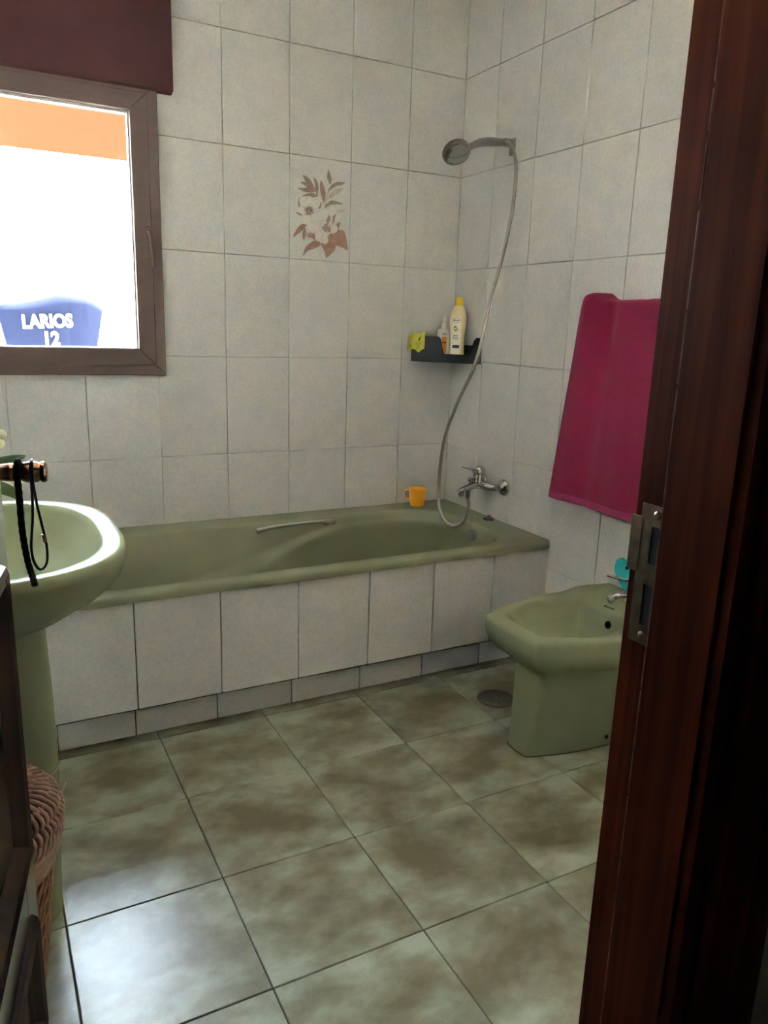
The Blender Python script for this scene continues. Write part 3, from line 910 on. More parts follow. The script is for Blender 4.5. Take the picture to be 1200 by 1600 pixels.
rings += [inner(-1.615, -0.137, -0.675, -0.125, R4, 0.452, 0.165, 0.006),
          inner(-1.612, -0.140, -0.672, -0.128, R4, 0.446, 0.182, 0.016),
          inner(-1.605, -0.143, -0.668, -0.132, R4, 0.440, 0.192, 0.045),
          inner(-1.590, -0.145, -0.666, -0.134, R4, 0.434, 0.198, 0.105),
          inner(-1.583, -0.147, -0.664, -0.137, R4, 0.426, 0.204, 0.122),
          inner(-1.570, -0.150, -0.662, -0.140, R4, 0.405, 0.202, 0.130),
          inner(-1.47, -0.165, -0.650, -0.155, R4, 0.300, 0.115, 0.126),
          inner(-1.36, -0.190, -0.628, -0.178, R4, 0.160, 0.0, 0.105),
          inner(-1.30, -0.225, -0.600, -0.205, R4, 0.115, 0.0, 0.085),
          inner(-1.22, -0.290, -0.550, -0.255, (0.12,) * 4, 0.098, 0.0, 0.05)]
bm = bmesh.new(); bm_loft(bm, rings, False, True)
shell = auto_smooth(put('tub_shell', bm, 'sage_tub', tub), 50)
# grab bar
gb = empty('grab_bar', (0, 0, 0)); gb.parent = tub; gb.location = (0, 0, 0)
GY = -0.142
tube('bar', catmull([(-0.935, GY, 0.4535), (-0.905, GY, 0.459), (-0.86, GY, 0.464), (-0.77, GY, 0.468), (-0.68, GY, 0.468), (-0.64, GY, 0.466), (-0.610, GY, 0.461)], 5), lambda t: 0.0125 - 0.0055 * math.sin(math.pi * t), 'grip', gb, n=12, flat=0.8)
for x in (-0.90, -0.640):
    lathe('mount', [(0.011, 0), (0.010, 0.014), (0.007, 0.020)], (x, -0.119, 0.452), 'grip', gb, ax=(0, -1, 0.25), n=16)
# overflow cover
ov = lathe('overflow_cover', [(0.023, 0.0), (0.025, 0.004), (0.022, 0.011), (0.012, 0.015), (0.0, 0.0155)], (-0.147, -0.452, 0.443), 'hose', tub, ax=(-1, 0, 0.10), n=24)
# drain
lathe('drain_ring', [(0.035, 0.0), (0.035, 0.002), (0.026, 0.003), (0.0, 0.001)], (-0.40, -0.40, 0.0985), 'chrome', tub, n=24)

# black rubber plug on the rim
bm = bmesh.new()
rg = []
for r, h in ((0.017, 0.0), (0.020, 0.003), (0.018, 0.009), (0.011, 0.012), (0.009, 0.018), (0.004, 0.020)):
    rg.append([Vector((-0.040 + (r * (1 + (0.28 * math.cos(5 * a) if r > 0.012 else 0))) * math.cos(a), -0.400 + (r * (1 + (0.28 * math.cos(5 * a) if r > 0.012 else 0))) * math.sin(a), 0.4793 + h)) for a in [2 * math.pi * k / 30 for k in range(30)]])
bm_loft(bm, rg)
plug = put('bath_plug', bm, 'black', None, base=(-0.040, -0.400, 0.4793), smooth=True)
tag(plug, 'black rubber bath plug on the tub rim below the mixer tap', 'plug')

# yellow mug
mug = empty('mug', (-0.188, -0.075, 0.4790))
tag(mug, 'small orange-yellow plastic mug on the far tub rim', 'mug')
lathe('cup', [(0.0, 0.0), (0.029, 0.0), (0.0305, 0.004), (0.034, 0.040), (0.0370, 0.074), (0.0378, 0.078), (0.0355, 0.078), (0.0325, 0.040), (0.029, 0.006), (0.0, 0.005)], (-0.188, -0.075, 0.4793), 'mug', mug, n=32)
tube('handle', catmull([(-0.219, -0.066, 0.548), (-0.236, -0.061, 0.550), (-0.245, -0.058, 0.538), (-0.243, -0.059, 0.520), (-0.233, -0.062, 0.511), (-0.218, -0.066, 0.513)], 5), 0.0038, 'mug_h', mug, n=8)

# ------------------------------------------------------------------ shower mixer
mx_ = empty('bath_mixer', (0, -0.36, 0.618))
tag(mx_, 'chrome single lever bath mixer tap on the right wall', 'tap')
MY, MZ = -0.360, 0.618
for y in (-0.435, -0.285):
    lathe('rosette', [(0.034, 0.0), (0.034, 0.004), (0.031, 0.010), (0.018, 0.022), (0.013, 0.026), (0.013, 0.040)], (-0.0005, y, MZ), 'chrome', mx_, ax=(-1, 0, 0), n=28)
    tube('inlet_arm', catmull([(-0.032, y, MZ), (-0.048, y, MZ + 0.001), (-0.060, y + (MY - y) * 0.25, MZ + 0.003), (-0.068, MY + (y - MY) * 0.4, MZ + 0.006), (-0.072, MY + (y - MY) * 0.1, MZ + 0.008)], 5), lambda t: 0.0125 + 0.007 * t, 'chrome', mx_, n=14)
lathe('body', [(0.018, -0.012), (0.025, -0.004), (0.027, 0.012), (0.0245, 0.030), (0.0225, 0.044), (0.0225, 0.047)], (-0.074, MY, MZ + 0.000), 'chrome', mx_, n=28)
loft('spout', [[Vector((x, MY + w * math.cos(a), z + h * math.sin(a))) for a in [2 * math.pi * k / 20 for k in range(20)]]
               for x, z, w, h in ((-0.070, MZ + 0.008, 0.022, 0.022), (-0.092, MZ + 0.004, 0.021, 0.018), (-0.118, MZ - 0.003, 0.018, 0.0135), (-0.145, MZ - 0.010, 0.0165, 0.011), (-0.165, MZ - 0.015, 0.016, 0.0095), (-0.171, MZ - 0.017, 0.012, 0.007))], 'chrome', mx_)
lathe('aerator', [(0.012, 0.0), (0.012, 0.016), (0.010, 0.017)], (-0.157, MY, MZ - 0.022), 'chrome', mx_, ax=(0, 0, -1), n=20)
lathe('lever_cap', [(0.024, 0.0), (0.0275, 0.006), (0.0275, 0.016), (0.024, 0.026), (0.015, 0.032), (0.0, 0.034)], (-0.075, MY, MZ + 0.047), 'chrome', mx_, ax=(-0.12, 0, 1), n=28)
loft('lever', [[Vector((x, MY + w * math.cos(a), z + h * math.sin(a))) for a in [2 * math.pi * k / 16 for k in range(16)]]
               for x, z, w, h in ((-0.070, MZ + 0.066, 0.024, 0.012), (-0.096, MZ + 0.066, 0.021, 0.008), (-0.118, MZ + 0.069, 0.0155, 0.0055), (-0.140, MZ + 0.075, 0.012, 0.004), (-0.160, MZ + 0.080, 0.0105, 0.0035), (-0.166, MZ + 0.081, 0.008, 0.0025))], 'chrome', mx_)
dk = lathe('diverter_knob', [(0.006, 0.0), (0.006, 0.012), (0.0105, 0.014), (0.0115, 0.019), (0.010, 0.024), (0.0, 0.026)], (-0.112, MY, MZ + 0.008), 'chrome', mx_, ax=(-0.15, 0, 1), n=20)
lathe('hose_outlet', [(0.010, 0.0), (0.0105, 0.006), (0.0095, 0.030), (0.0075, 0.036)], (-0.122, MY, MZ - 0.016), 'satin', mx_, ax=(0, 0, -1), n=18)

# hand shower, hose, wall bracket
sh = empty('hand_shower', (0, -0.345, 1.9))
tag(sh, 'chrome hand shower with metal hose clipped to the wall bracket', 'shower')
box('bracket_plate', (-0.008, -0.364, 1.862), (-0.0005, -0.328, 1.922), 'satin', sh, bevel=0.003)
box('bracket_fork', (-0.050, -0.361, 1.8895), (-0.006, -0.331, 1.9165), 'satin', sh, bevel=0.004, seg=2)
HYS = -0.345
tube('handle', catmull([(-0.046, HYS, 1.902), (-0.075, HYS, 1.899), (-0.11, HYS, 1.896), (-0.15, HYS, 1.888), (-0.185, HYS, 1.872), (-0.215, HYS, 1.856)], 6), lambda t: 0.0125 + 0.0035 * math.sin(math.pi * min(1, t * 1.3)) - 0.003 * max(0, t - .7), 'satin', sh, n=16)
hdax = Vector((-0.13, -0.65, -0.75)).normalized()
head_c = Vector((-0.250, HYS + 0.004, 1.852))
lathe('shower_head', [(0.012, -0.014), (0.032, -0.008), (0.048, 0.003), (0.0515, 0.012), (0.0505, 0.018), (0.045, 0.021), (0.0, 0.021)], head_c, 'satin', sh, ax=hdax, n=32)
lathe('spray_face', [(0.042, 0.0), (0.042, 0.0015), (0.034, 0.003), (0.0, 0.003)], head_c + hdax * 0.0205, 'chrome', sh, ax=hdax, n=28)
hp = catmull([(-0.122, MY, MZ - 0.045), (-0.123, -0.372, 0.535), (-0.135, -0.365, 0.482), (-0.160, -0.345, 0.455), (-0.190, -0.330, 0.459), (-0.200, -0.295, 0.489), (-0.198, -0.262, 0.549),
              (-0.190, -0.250, 0.680), (-0.185, -0.270, 0.815), (-0.170, -0.320, 0.946), (-0.130, -0.378, 1.122), (-0.085, -0.379, 1.336), (-0.060, -0.404, 1.499), (-0.055, -0.438, 1.652),
              (-0.050, -0.440, 1.782), (-0.046, -0.420, 1.845), (-0.044, -0.385, 1.888), (-0.044, -0.358, 1.902), (-0.047, -0.348, 1.903)], 14)
nh = len(hp)
tube('hose', hp, lambda t: 0.0066 + (0.0006 if int(t * (nh - 1)) % 2 else 0), 'hose', sh, n=10)

# ------------------------------------------------------------------ corner shelf and its contents
cs = empty('corner_shelf', (-0.08, -0.08, 1.098))
tag(cs, 'dark grey plastic corner shelf under the flower tile', 'shelf')
A = Vector((-0.205, -0.006, 0)); B = Vector((-0.006, -0.222, 0))
mid = Vector((-0.120, -0.128, 0))
fc = catmull([A, A.lerp(mid, 0.5) + Vector((-0.006, -0.006, 0)), mid, mid.lerp(B, 0.5) + Vector((-0.006, -0.006, 0)), B], 8)
SZ0, SZF = 1.092, 1.112
bm = bmesh.new()
base_o = [Vector((p.x, p.y, SZ0)) for p in fc] + [Vector((-0.002, -0.002, SZ0))]
bm_loft(bm, [base_o, [p + Vector((0, 0, 0.006)) for p in base_o]])
put('shelf_floor', bm, 'shelf', cs)
def rim_h(t):
    base = 1.187 - 0.0 * t
    low = 1.128
    k = min(sm(0.42, 0.50, t), 1 - sm(0.84, 0.93, t))
    left = sm(0.0, 0.16, t)
    top_ = 1.150 + (1.197 - 1.150) * left
    return top_ + (low - top_) * k
bm = bmesh.new()
out_, inn = [], []
n = len(fc)
L0, L1, L2, L3 = [], [], [], []
for k, p in enumerate(fc):
    t = k / (n - 1)
    nrm = Vector((0.75, 0.66, 0))
    h = rim_h(t)
    L0.append(bm.verts.new((p.x, p.y, SZ0))); L1.append(bm.verts.new((p.x - 0.004, p.y - 0.004, h)))
    L2.append(bm.verts.new((p.x + 0.001, p.y + 0.001, h))); L3.append(bm.verts.new((p.x + 0.004, p.y + 0.004, SZ0)))
for k in range(n - 1):
    for X, Y in ((L0, L1), (L1, L2), (L2, L3), (L3, L0)):
        bm.faces.new((X[k], X[k + 1], Y[k + 1], Y[k]))
for k in (0, n - 1):
    bm.faces.new((L0[k], L1[k], L2[k], L3[k]))
auto_smooth(put('front_guard', bm, 'shelf', cs), 40)
box('back_guard', (-0.205, -0.007, SZ0), (-0.002, -0.0012, 1.165), 'shelf', cs)
box('back_guard', (-0.007, -0.222, SZ0), (-0.0012, -0.008, 1.165), 'shelf', cs)
for t in (0.10, 0.2, 0.30, 0.62):
    p = fc[int(t * (n - 1))]
    lathe('drain_hole', [(0.0042, 0.0), (0.0042, 0.0012)], Vector((p.x + 0.0006, p.y + 0.0006, SZ0 + 0.006)), 'hole', cs, ax=(-0.75, -0.66, 0), n=10)

# view-facing axes for bottles: front towards the room
bf = Vector((-0.72, -0.69, 0)).normalized(); br = Vector((-bf.y, bf.x, 0))
br = Vector((0.69, -0.72, 0)).normalized()
# large bottle
BO = Vector((-0.066, -0.137, SZ0 + 0.0068))
lean = Vector((0.10, 0.05, 1)).normalized()
btl = empty('soap_bottle', BO)
tag(btl, 'cream baby soap bottle with yellow cap on the corner shelf', 'bottle')
bprof = [(0.0, 0.0), (0.029, 0.0), (0.0315, 0.006), (0.0310, 0.030), (0.0290, 0.065), (0.0285, 0.090), (0.0310, 0.120), (0.0345, 0.150), (0.0345, 0.168), (0.0315, 0.190), (0.0260, 0.208), (0.0195, 0.221), (0.0155, 0.224)]
ref = br
lathe('bottle_body', bprof, BO, 'cream', btl, ax=(0, 0, 1), n=36, ex=1.0, ey=0.62, ref=ref)
lathe('cap', [(0.0148, 0.0), (0.0155, 0.002), (0.0145, 0.030), (0.0125, 0.033), (0.0, 0.0335)], BO + Vector((0, 0, 0.223)), 'yellowcap', btl, n=24, ex=1.0, ey=0.9, ref=ref)
def bsurf(u, z, prof=bprof, ey=0.62, eps=0.0006, org=BO):
    """point on the front of an elliptical bottle: u across, z up"""
    r = None
    for (r0, h0), (r1, h1) in zip(prof, prof[1:]):
        if h0 <= z <= h1 and h1 > h0:
            r = r0 + (r1 - r0) * (z - h0) / (h1 - h0)
    q = max(0.0, 1 - (u / r) ** 2)
    return org + br * u + bf * (r * ey * math.sqrt(q) + eps) + Vector((0, 0, z))
def bpatch(name, upoly, mat, parent, eps, nu=10, nz=10, surf=bsurf):
    """upoly: function t(0..1)->(z,u0,u1)"""
    bm = bmesh.new(); rows__ = []
    for j in range(nz + 1):
        z, u0, u1 = upoly(j / nz)
        rows__.append([bm.verts.new(surf(u0 + (u1 - u0) * k / nu, z, eps=eps)) for k in range(nu + 1)])
    for a, b in zip(rows__, rows__[1:]):
        for k in range(nu):
            bm.faces.new((a[k], a[k + 1], b[k + 1], b[k]))
    return put(name, bm, mat, parent, smooth=True)
lab = bpatch('label', lambda t: (0.030 + 0.150 * t, -0.0195 - 0.002 * math.sin(math.pi * t), 0.0145 + 0.004 * math.sin(math.pi * t)), 'label', btl, 0.0005, nz=18)
def on_bottle_text(name, body, size, u, z, mat, parent, bold=0.0, width=1.0):
    p = bsurf(u, z, eps=0.0012)
    nrm = bf
    return text(name, body, size, frame(p + bf * 0.0004, br, (0, 0, 1)), mat, parent, bold=bold, width=width)
bpatch('logo_ring', lambda t: (0.1555 + 0.021 * t, -0.0035 - 0.0165 * math.sqrt(max(0, 1 - (2 * t - 1) ** 2)), -0.0035 + 0.0165 * math.sqrt(max(0, 1 - (2 * t - 1) ** 2))), 'grey', lab, 0.0009)
bpatch('logo_field', lambda t: (0.1568 + 0.0184 * t, -0.0035 - 0.0150 * math.sqrt(max(0, 1 - (2 * t - 1) ** 2)), -0.0035 + 0.0150 * math.sqrt(max(0, 1 - (2 * t - 1) ** 2))), 'label', lab, 0.0013)
on_bottle_text('logo_lettering', 'nenuco', 0.0082, -0.0035, 0.166, 'navy', lab, bold=0.00025)
bpatch('gold_ribbon', lambda t: (0.119 + 0.012 * t, -0.0035 - 0.004 - 0.008 * t, -0.0035 + 0.004 + 0.008 * t), 'gold', lab, 0.0009, nu=6, nz=4)
for du, dz, r in ((-0.006, 0.004, 0.006), (-0.001, 0.008, 0.0055), (0.003, 0.003, 0.0045)):
    bpatch('leaf_motif', lambda t: (0.131 + dz + r * 1.6 * t - 0.003, -0.0035 + du - r * 0.55 * math.sin(math.pi * t), -0.0035 + du + r * 0.55 * math.sin(math.pi * t)), 'grey', lab, 0.0009, nu=4, nz=6)
on_bottle_text('label_lettering', 'jabón', 0.0088, -0.0035, 0.104, 'grey', lab, bold=0.0003)
on_bottle_text('label_lettering', 'líquido', 0.0088, -0.0035, 0.0945, 'grey', lab, bold=0.0003)
on_bottle_text('label_lettering', 'piel suave', 0.0058, -0.0035, 0.0865, 'grey', lab)
bpatch('blue_band', lambda t: (0.0535 + 0.0135 * t, -0.0165 + 0.001 * t, 0.0125), 'navy', lab, 0.0009, nu=8, nz=4)
bpatch('round_mark', lambda t: (0.0700 + 0.008 * t, -0.0155 - 0.0036 * math.sin(math.pi * t), -0.0155 + 0.0036 * math.sin(math.pi * t)), 'grey', lab, 0.0009, nu=4, nz=8)
bpatch('round_mark', lambda t: (0.0715 + 0.005 * t, -0.0155 - 0.0022 * math.sin(math.pi * t), -0.0155 + 0.0022 * math.sin(math.pi * t)), 'label', lab, 0.0014, nu=4, nz=8)

# pump bottle
PO = Vector((-0.096, -0.075, SZ0 + 0.0068))
pump = empty('pump_bottle', PO)
tag(pump, 'white pump dispenser bottle behind the cream bottle', 'bottle')
def prr(hx, hy, r, z):
    pts = rrect(0, 0, hx, hy, r, 0, 2, 5)
    return [PO + br * p.x + bf * p.y + Vector((0, 0, z)) for p in pts]
loft('bottle_body', [prr(0.030, 0.017, 0.010, 0.0), prr(0.0315, 0.0185, 0.012, 0.004), prr(0.0295, 0.0180, 0.012, 0.085), prr(0.0235, 0.017, 0.011, 0.122), prr(0.0225, 0.016, 0.010, 0.128), prr(0.010, 0.010, 0.008, 0.130)], 'white', pump)
box('label', (-0.0045, 0.0, 0.016), (0.022, 0.0004, 0.118), 'label', pump, mtx=Matrix.Translation(PO + bf * 0.0187) @ Matrix((br, bf, Vector((0, 0, 1)))).transposed().to_4x4())
for nm, a, b, m_ in (('orange_patch', 0.030, 0.098, 'orange'), ('brown_band', 0.072, 0.0765, 'brownp'), ('green_patch', 0.104, 0.114, 'sagep')):
    box(nm, (0.000, 0.0, a), (0.020, 0.0003, b), m_, pump, mtx=Matrix.Translation(PO + bf * (0.0192 + (0.0005 if m_ == 'brownp' else 0))) @ Matrix((br, bf, Vector((0, 0, 1)))).transposed().to_4x4())
lathe('collar', [(0.0125, 0.0), (0.0130, 0.002), (0.0105, 0.021), (0.009, 0.023)], PO + Vector((0, 0, 0.129)), 'white', pump, n=20)
lathe('pump_stem', [(0.0055, 0.0), (0.0055, 0.020)], PO + Vector((0, 0, 0.151)), 'white', pump, n=14)
lathe('pump_head', [(0.0060, 0.0), (0.0085, 0.007), (0.0095, 0.010), (0.0, 0.0105)], PO + Vector((0, 0, 0.166)), 'white', pump, n=18)
tube('nozzle', [PO + Vector((0, 0, 0.172)), PO + bf * -0.024 + Vector((0, 0, 0.170))], 0.0035, 'white', pump, n=8)

# lime cloth over the left end of the shelf
bm = bmesh.new(); G = []
for i in range(15):
    row = []
    for j in range(11):
        u, v = i / 14, j / 10
        p = A.lerp(mid, -0.13 + 0.56 * u)
        # drape: v=0 inside top, folds over the rim at v=0.35
        rim = 1.204 + 0.006 * u
        out = Vector((-0.75, -0.66, 0))
        if v < 0.4:
            off = -0.022 + 0.055 * v; z = rim - 0.003 * (1 - v / 0.4) + 0.003 * math.sin(u * 9)
        else:
            off = 0.006 + 0.016 * (v - 0.4); z = rim - (v - 0.4) / 0.6 * (0.070 + 0.007 * math.sin(u * 11) + 0.004 * u)
        wob = 0.006 * math.sin(u * 14 + v * 3) + 0.004 * noise.noise(Vector((u * 6, v * 6, 3)))
        q = p + out * (off + wob)
        row.append(bm.verts.new((q.x - 0.006 * (v - 0.4), min(q.y, -0.013), z + 0.004 * noise.noise(Vector((u * 5, v * 5, 0))))))
    G.append(row)
for a, b in zip(G, G[1:]):
    for k in range(10):
        bm.faces.new((a[k], a[k + 1], b[k + 1], b[k]))
cl = put('cleaning_cloth', bm, 'cloth', None, base=(-0.20, -0.03, 1.13), smooth=True)
md = cl.modifiers.new('thickness', 'SOLIDIFY'); md.thickness = 0.006; md.offset = 0
md = cl.modifiers.new('smooth', 'SUBSURF'); md.levels = 1; md.render_levels = 1
tag(cl, 'lime green cloth draped over the left end of the corner shelf', 'cloth')

# ------------------------------------------------------------------ towel and rail
rail = empty('towel_rail', (0, -1.15, 1.315))
tag(rail, 'chrome towel rail on the right wall under the magenta towel', 'towel rail')
tube('bar', [(-0.052, -0.93, 1.312), (-0.052, -1.48, 1.312)], 0.008, 'chrome', rail, n=14)
for y in (-0.945, -1.465):
    lathe('mount', [(0.022, 0.0), (0.022, 0.006), (0.010, 0.010), (0.010, 0.052)], (-0.0005, y, 1.312), 'chrome', rail, ax=(-1, 0, 0), n=20)
def towel_pt(u, s):
    """u: 0 left .. 1 right, s: 0 front hem, 0.5 over the bar, 1 back hem"""
    zt = 1.330
    front = s < 0.5
    k = abs(s - 0.5) * 2                       # 0 on the bar, 1 at the hem
    zb = (0.6675 if front else 0.700)
    yl = -0.906 + (0.100) * (k ** 0.9)
    yr = -1.335 - 0.015 * k
    if not front:
        yl -= 0.03
    y = yl + (yr - yl) * u
    arc = 0.07
    if k < arc:
        a = (k / arc) * math.pi / 2
        x = (-0.050 - 0.030 * math.sin(a)) if front else (-0.050 + 0.016 * math.sin(a))
        z = zt + 0.008 * math.cos(a) - 0.008
    else:
        z = zt - 0.008 - (zt - 0.008 - zb) * (k - arc) / (1 - arc)
        x = -0.080 - 0.004 * k if front else -0.034
    bunch = math.exp(-((u - 0.085) / 0.075) ** 2) * math.exp(-(k / 0.25) ** 2)
    z += 0.022 * bunch
    if front:
        x -= 0.022 * bunch
        g = 1 - 0.45 * k
        x += 1.3 * g * (-0.015 * math.exp(-((u - 0.10) / 0.085) ** 2) + 0.014 * math.exp(-((u - 0.27 - 0.02 * k) / 0.07) ** 2) - 0.006 * sm(0.30, 0.48, u)) * sm(0.0, 0.12, k)
        x += 0.003 * math.sin(u * 17 + 1.2 * k) * k + 0.002 * math.sin(u * 33 - k) * k
    z += 0.003 * noise.noise(Vector((u * 9, k * 4, 1)))
    return Vector((x, y, z))
bm = bmesh.new(); G = []
NU, NS = 60, 90
HS = 0.018
for j in range(NS + 1):
    s = HS + (1 - HS) * j / NS
    G.append([bm.verts.new(towel_pt(i / NU, s)) for i in range(NU + 1)])
for a, b in zip(G, G[1:]):
    for k in range(NU):
        bm.faces.new((a[k], a[k + 1], b[k + 1], b[k]))
tw = put('towel', bm, 'towel', None, base=(-0.06, -1.06, 0.667), smooth=True)
md = tw.modifiers.new('thickness', 'SOLIDIFY'); md.thickness = 0.0055; md.offset = 0
tag(tw, 'magenta terry towel hanging on the right wall beside the door jamb', 'towel')
bm = bmesh.new(); G = []
for j in range(4):
    s = HS * j / 3
    G.append([bm.verts.new(towel_pt(i / NU, s)) for i in range(NU + 1)])
for a, b in zip(G, G[1:]):
    for k in range(NU):
        bm.faces.new((a[k], a[k + 1], b[k + 1], b[k]))
hm = put('hem', bm, 'hem', tw, smooth=True)
md = hm.modifiers.new('thickness', 'SOLIDIFY'); md.thickness = 0.0062; md.offset = 0
hm['label'] = 'smooth woven pink hem'

# ------------------------------------------------------------------ bidet
bd = empty('bidet', (-0.28, -1.225, 0))
tag(bd, 'sage green ceramic bidet against the right wall', 'bidet')
BY = -1.225
def bring(xf, xb, wf, wm, wb, z, rc=0.03, n=14, tilt=0.0):
    """plan outline: front edge at xf (half width wf), widest wm in the middle, wb at the back; corner radius by catmull"""
    xm = xf + (xb - xf) * 0.50
    half = [(xf - 0.002, 0.0), (xf, wf * 0.5), (xf + 0.003, wf * 0.86), (xf + 0.011, wf * 1.0), (xf + 0.028, wf * 1.04 + 0.004), (xf + (xm - xf) * 0.5, (wf * 1.04 + wm) / 2 + 0.006), (xm, wm), (xm + (xb - xm) * 0.55, (wm * 0.6 + wb * 0.4)), (xb - 0.012, wb), (xb, wb * 0.90), (xb, 0.0)]
    pts = [(x, w) for x, w in half] + [(x, -w) for x, w in half[-2:0:-1]]
    c = catmull([(x, w, 0) for x, w in pts], 5, closed=True)
    return [Vector((p.x, BY + p.y, z + tilt * (p.x - xf))) for p in c]
outer = [bring(-0.492, -0.03, 0.047, 0.092, 0.105, 0.0),
         bring(-0.492, -0.03, 0.0475, 0.093, 0.106, 0.003),
         bring(-0.484, -0.03, 0.053, 0.100, 0.110, 0.10),
         bring(-0.477, -0.03, 0.060, 0.108, 0.114, 0.20),
         bring(-0.474, -0.03, 0.065, 0.113, 0.117, 0.258),
         bring(-0.480, -0.03, 0.071, 0.122, 0.122, 0.271),
         bring(-0.496, -0.03, 0.084, 0.142, 0.132, 0.285),
         bring(-0.524, -0.025, 0.102, 0.168, 0.145, 0.308),
         bring(-0.546, -0.022, 0.114, 0.185, 0.153, 0.334),
         bring(-0.556, -0.020, 0.120, 0.193, 0.157, 0.360),
         bring(-0.558, -0.020, 0.121, 0.194, 0.158, 0.392),
         bring(-0.556, -0.020, 0.119, 0.192, 0.157, 0.401),
         bring(-0.550, -0.022, 0.115, 0.188, 0.154, 0.405)]
# opening and bowl
inn = [bring(-0.510, -0.185, 0.090, 0.156, 0.110, 0.4050),
       bring(-0.503, -0.190, 0.085, 0.150, 0.104, 0.4020),
       bring(-0.495, -0.197, 0.080, 0.142, 0.096, 0.390),
       bring(-0.470, -0.205, 0.068, 0.124, 0.085, 0.345),
       bring(-0.435, -0.220, 0.050, 0.095, 0.068, 0.305),
       bring(-0.390, -0.250, 0.028, 0.050, 0.040, 0.290)]
def deck(p):  # rear deck rises gently towards the wall
    k = sm(-0.21, -0.13, p.x) * (1 if p.z > 0.38 else 0)
    return Vector((p.x, p.y, p.z + 0.016 * k))
bm = bmesh.new(); bm_loft(bm, [[deck(p) for p in r] for r in outer + inn], True, True)
body = auto_smooth(put('bowl', bm, 'sage', bd), 62)
lathe('overflow_hole', [(0.0115, 0.0), (0.0115, 0.002)], (-0.2045, -1.262, 0.372), 'hole', bd, ax=(-1, 0, 0.25), n=18)
lathe('fixing_hole', [(0.0065, 0.0), (0.0065, 0.0015)], (-0.225, BY - 0.0985, 0.033), 'hole', bd, ax=(0.0, -1, 0.06), n=14)
lathe('drain_ring', [(0.022, 0.0), (0.022, 0.002), (0.0, 0.003)], (-0.315, BY, 0.2905), 'chrome', bd, n=20)
text('logo_lettering', 'Roca', 0.018, frame((-0.176, -1.232, 0.4132), (0.25, -1, 0), (1, 0.25, 0.1)), 'hole', bd, extrude=0.0004)
bm = bmesh.new()
bm_tube(bm, [Vector((p.x, p.y, 0.003)) for p in bring(-0.4935, -0.03, 0.0485, 0.094, 0.107, 0.0)], 0.0016, 6, closed=True)
put('floor_seal', bm, 'dgrout', bd)
# bidet tap
bt = empty('bidet_tap', (-0.085, -1.225, 0.421))
tag(bt, 'chrome bidet mixer tap partly behind the door jamb', 'tap')
TBX, TBY, TBZ = -0.088, -1.238, 0.4212
lathe('body', [(0.027, 0.0), (0.027, 0.004), (0.022, 0.010), (0.020, 0.050), (0.021, 0.056)], (TBX, TBY, TBZ), 'chrome', bt, n=24)
tube('spout', [(TBX - 0.010, TBY, TBZ + 0.026), (TBX - 0.045, TBY + 0.012, TBZ + 0.024), (TBX - 0.066, TBY + 0.020, TBZ + 0.016)], 0.0095, 'chrome', bt, n=16)
lathe('swivel_nozzle', [(0.0085, 0.0), (0.0125, 0.004), (0.0125, 0.017), (0.0105, 0.019), (0.0, 0.019)], (TBX - 0.062, TBY + 0.0185, TBZ + 0.017), 'satin', bt, ax=(-0.85, 0.32, -0.42), n=20)
lathe('lever_cap', [(0.021, 0.0), (0.022, 0.010), (0.016, 0.020), (0.0, 0.022)], (TBX, TBY, TBZ + 0.056), 'chrome', bt, n=24)
tube('lever', [(TBX - 0.005, TBY, TBZ + 0.068), (TBX - 0.045, TBY + 0.015, TBZ + 0.077), (TBX - 0.088, TBY + 0.030, TBZ + 0.088)], lambda t: 0.0065 - 0.003 * t, 'chrome', bt, n=12)
# turquoise sponge hanging on the wall behind the tap
oc = catmull([(-1.096, 0.515, 0), (-1.118, 0.512, 0), (-1.140, 0.505, 0), (-1.158, 0.482, 0), (-1.160, 0.452, 0), (-1.166, 0.420, 0), (-1.158, 0.398, 0), (-1.136, 0.400, 0), (-1.122, 0.424, 0), (-1.098, 0.444, 0), (-1.083, 0.470, 0), (-1.084, 0.498, 0)], 4, closed=True)
spg = plate('bath_sponge', [(-0.003, p.x, p.y) for p in oc], (-0.016, 0, 0), 'turq', None, base=(-0.01, -1.13, 0.398), bevel=0.002)
tag(spg, 'turquoise wavy bath sponge on the wall behind the bidet tap', 'sponge')
lathe('suction_hook', [(0.006, 0.0), (0.006, 0.004), (0.003, 0.008)], (-0.0192, -1.139, 0.494), 'black', spg, ax=(-1, 0, 0), n=12)

# floor drain cover
dc = lathe('floor_drain_cover', [(0.0, 0.0), (0.064, 0.0), (0.066, 0.002), (0.064, 0.005), (0.058, 0.006), (0.056, 0.0052), (0.0, 0.0052)], (-0.350, -0.930, 0.0002), 'cover', None, base=(-0.350, -0.930, 0.0002), n=40)
tag(dc, 'round steel drain cover in the floor beside the bidet', 'drain cover')
lathe('centre_screw', [(0.005, 0.0), (0.004, 0.0015), (0.0, 0.0018)], (-0.350, -0.930, 0.0052), 'satin', dc, n=12)

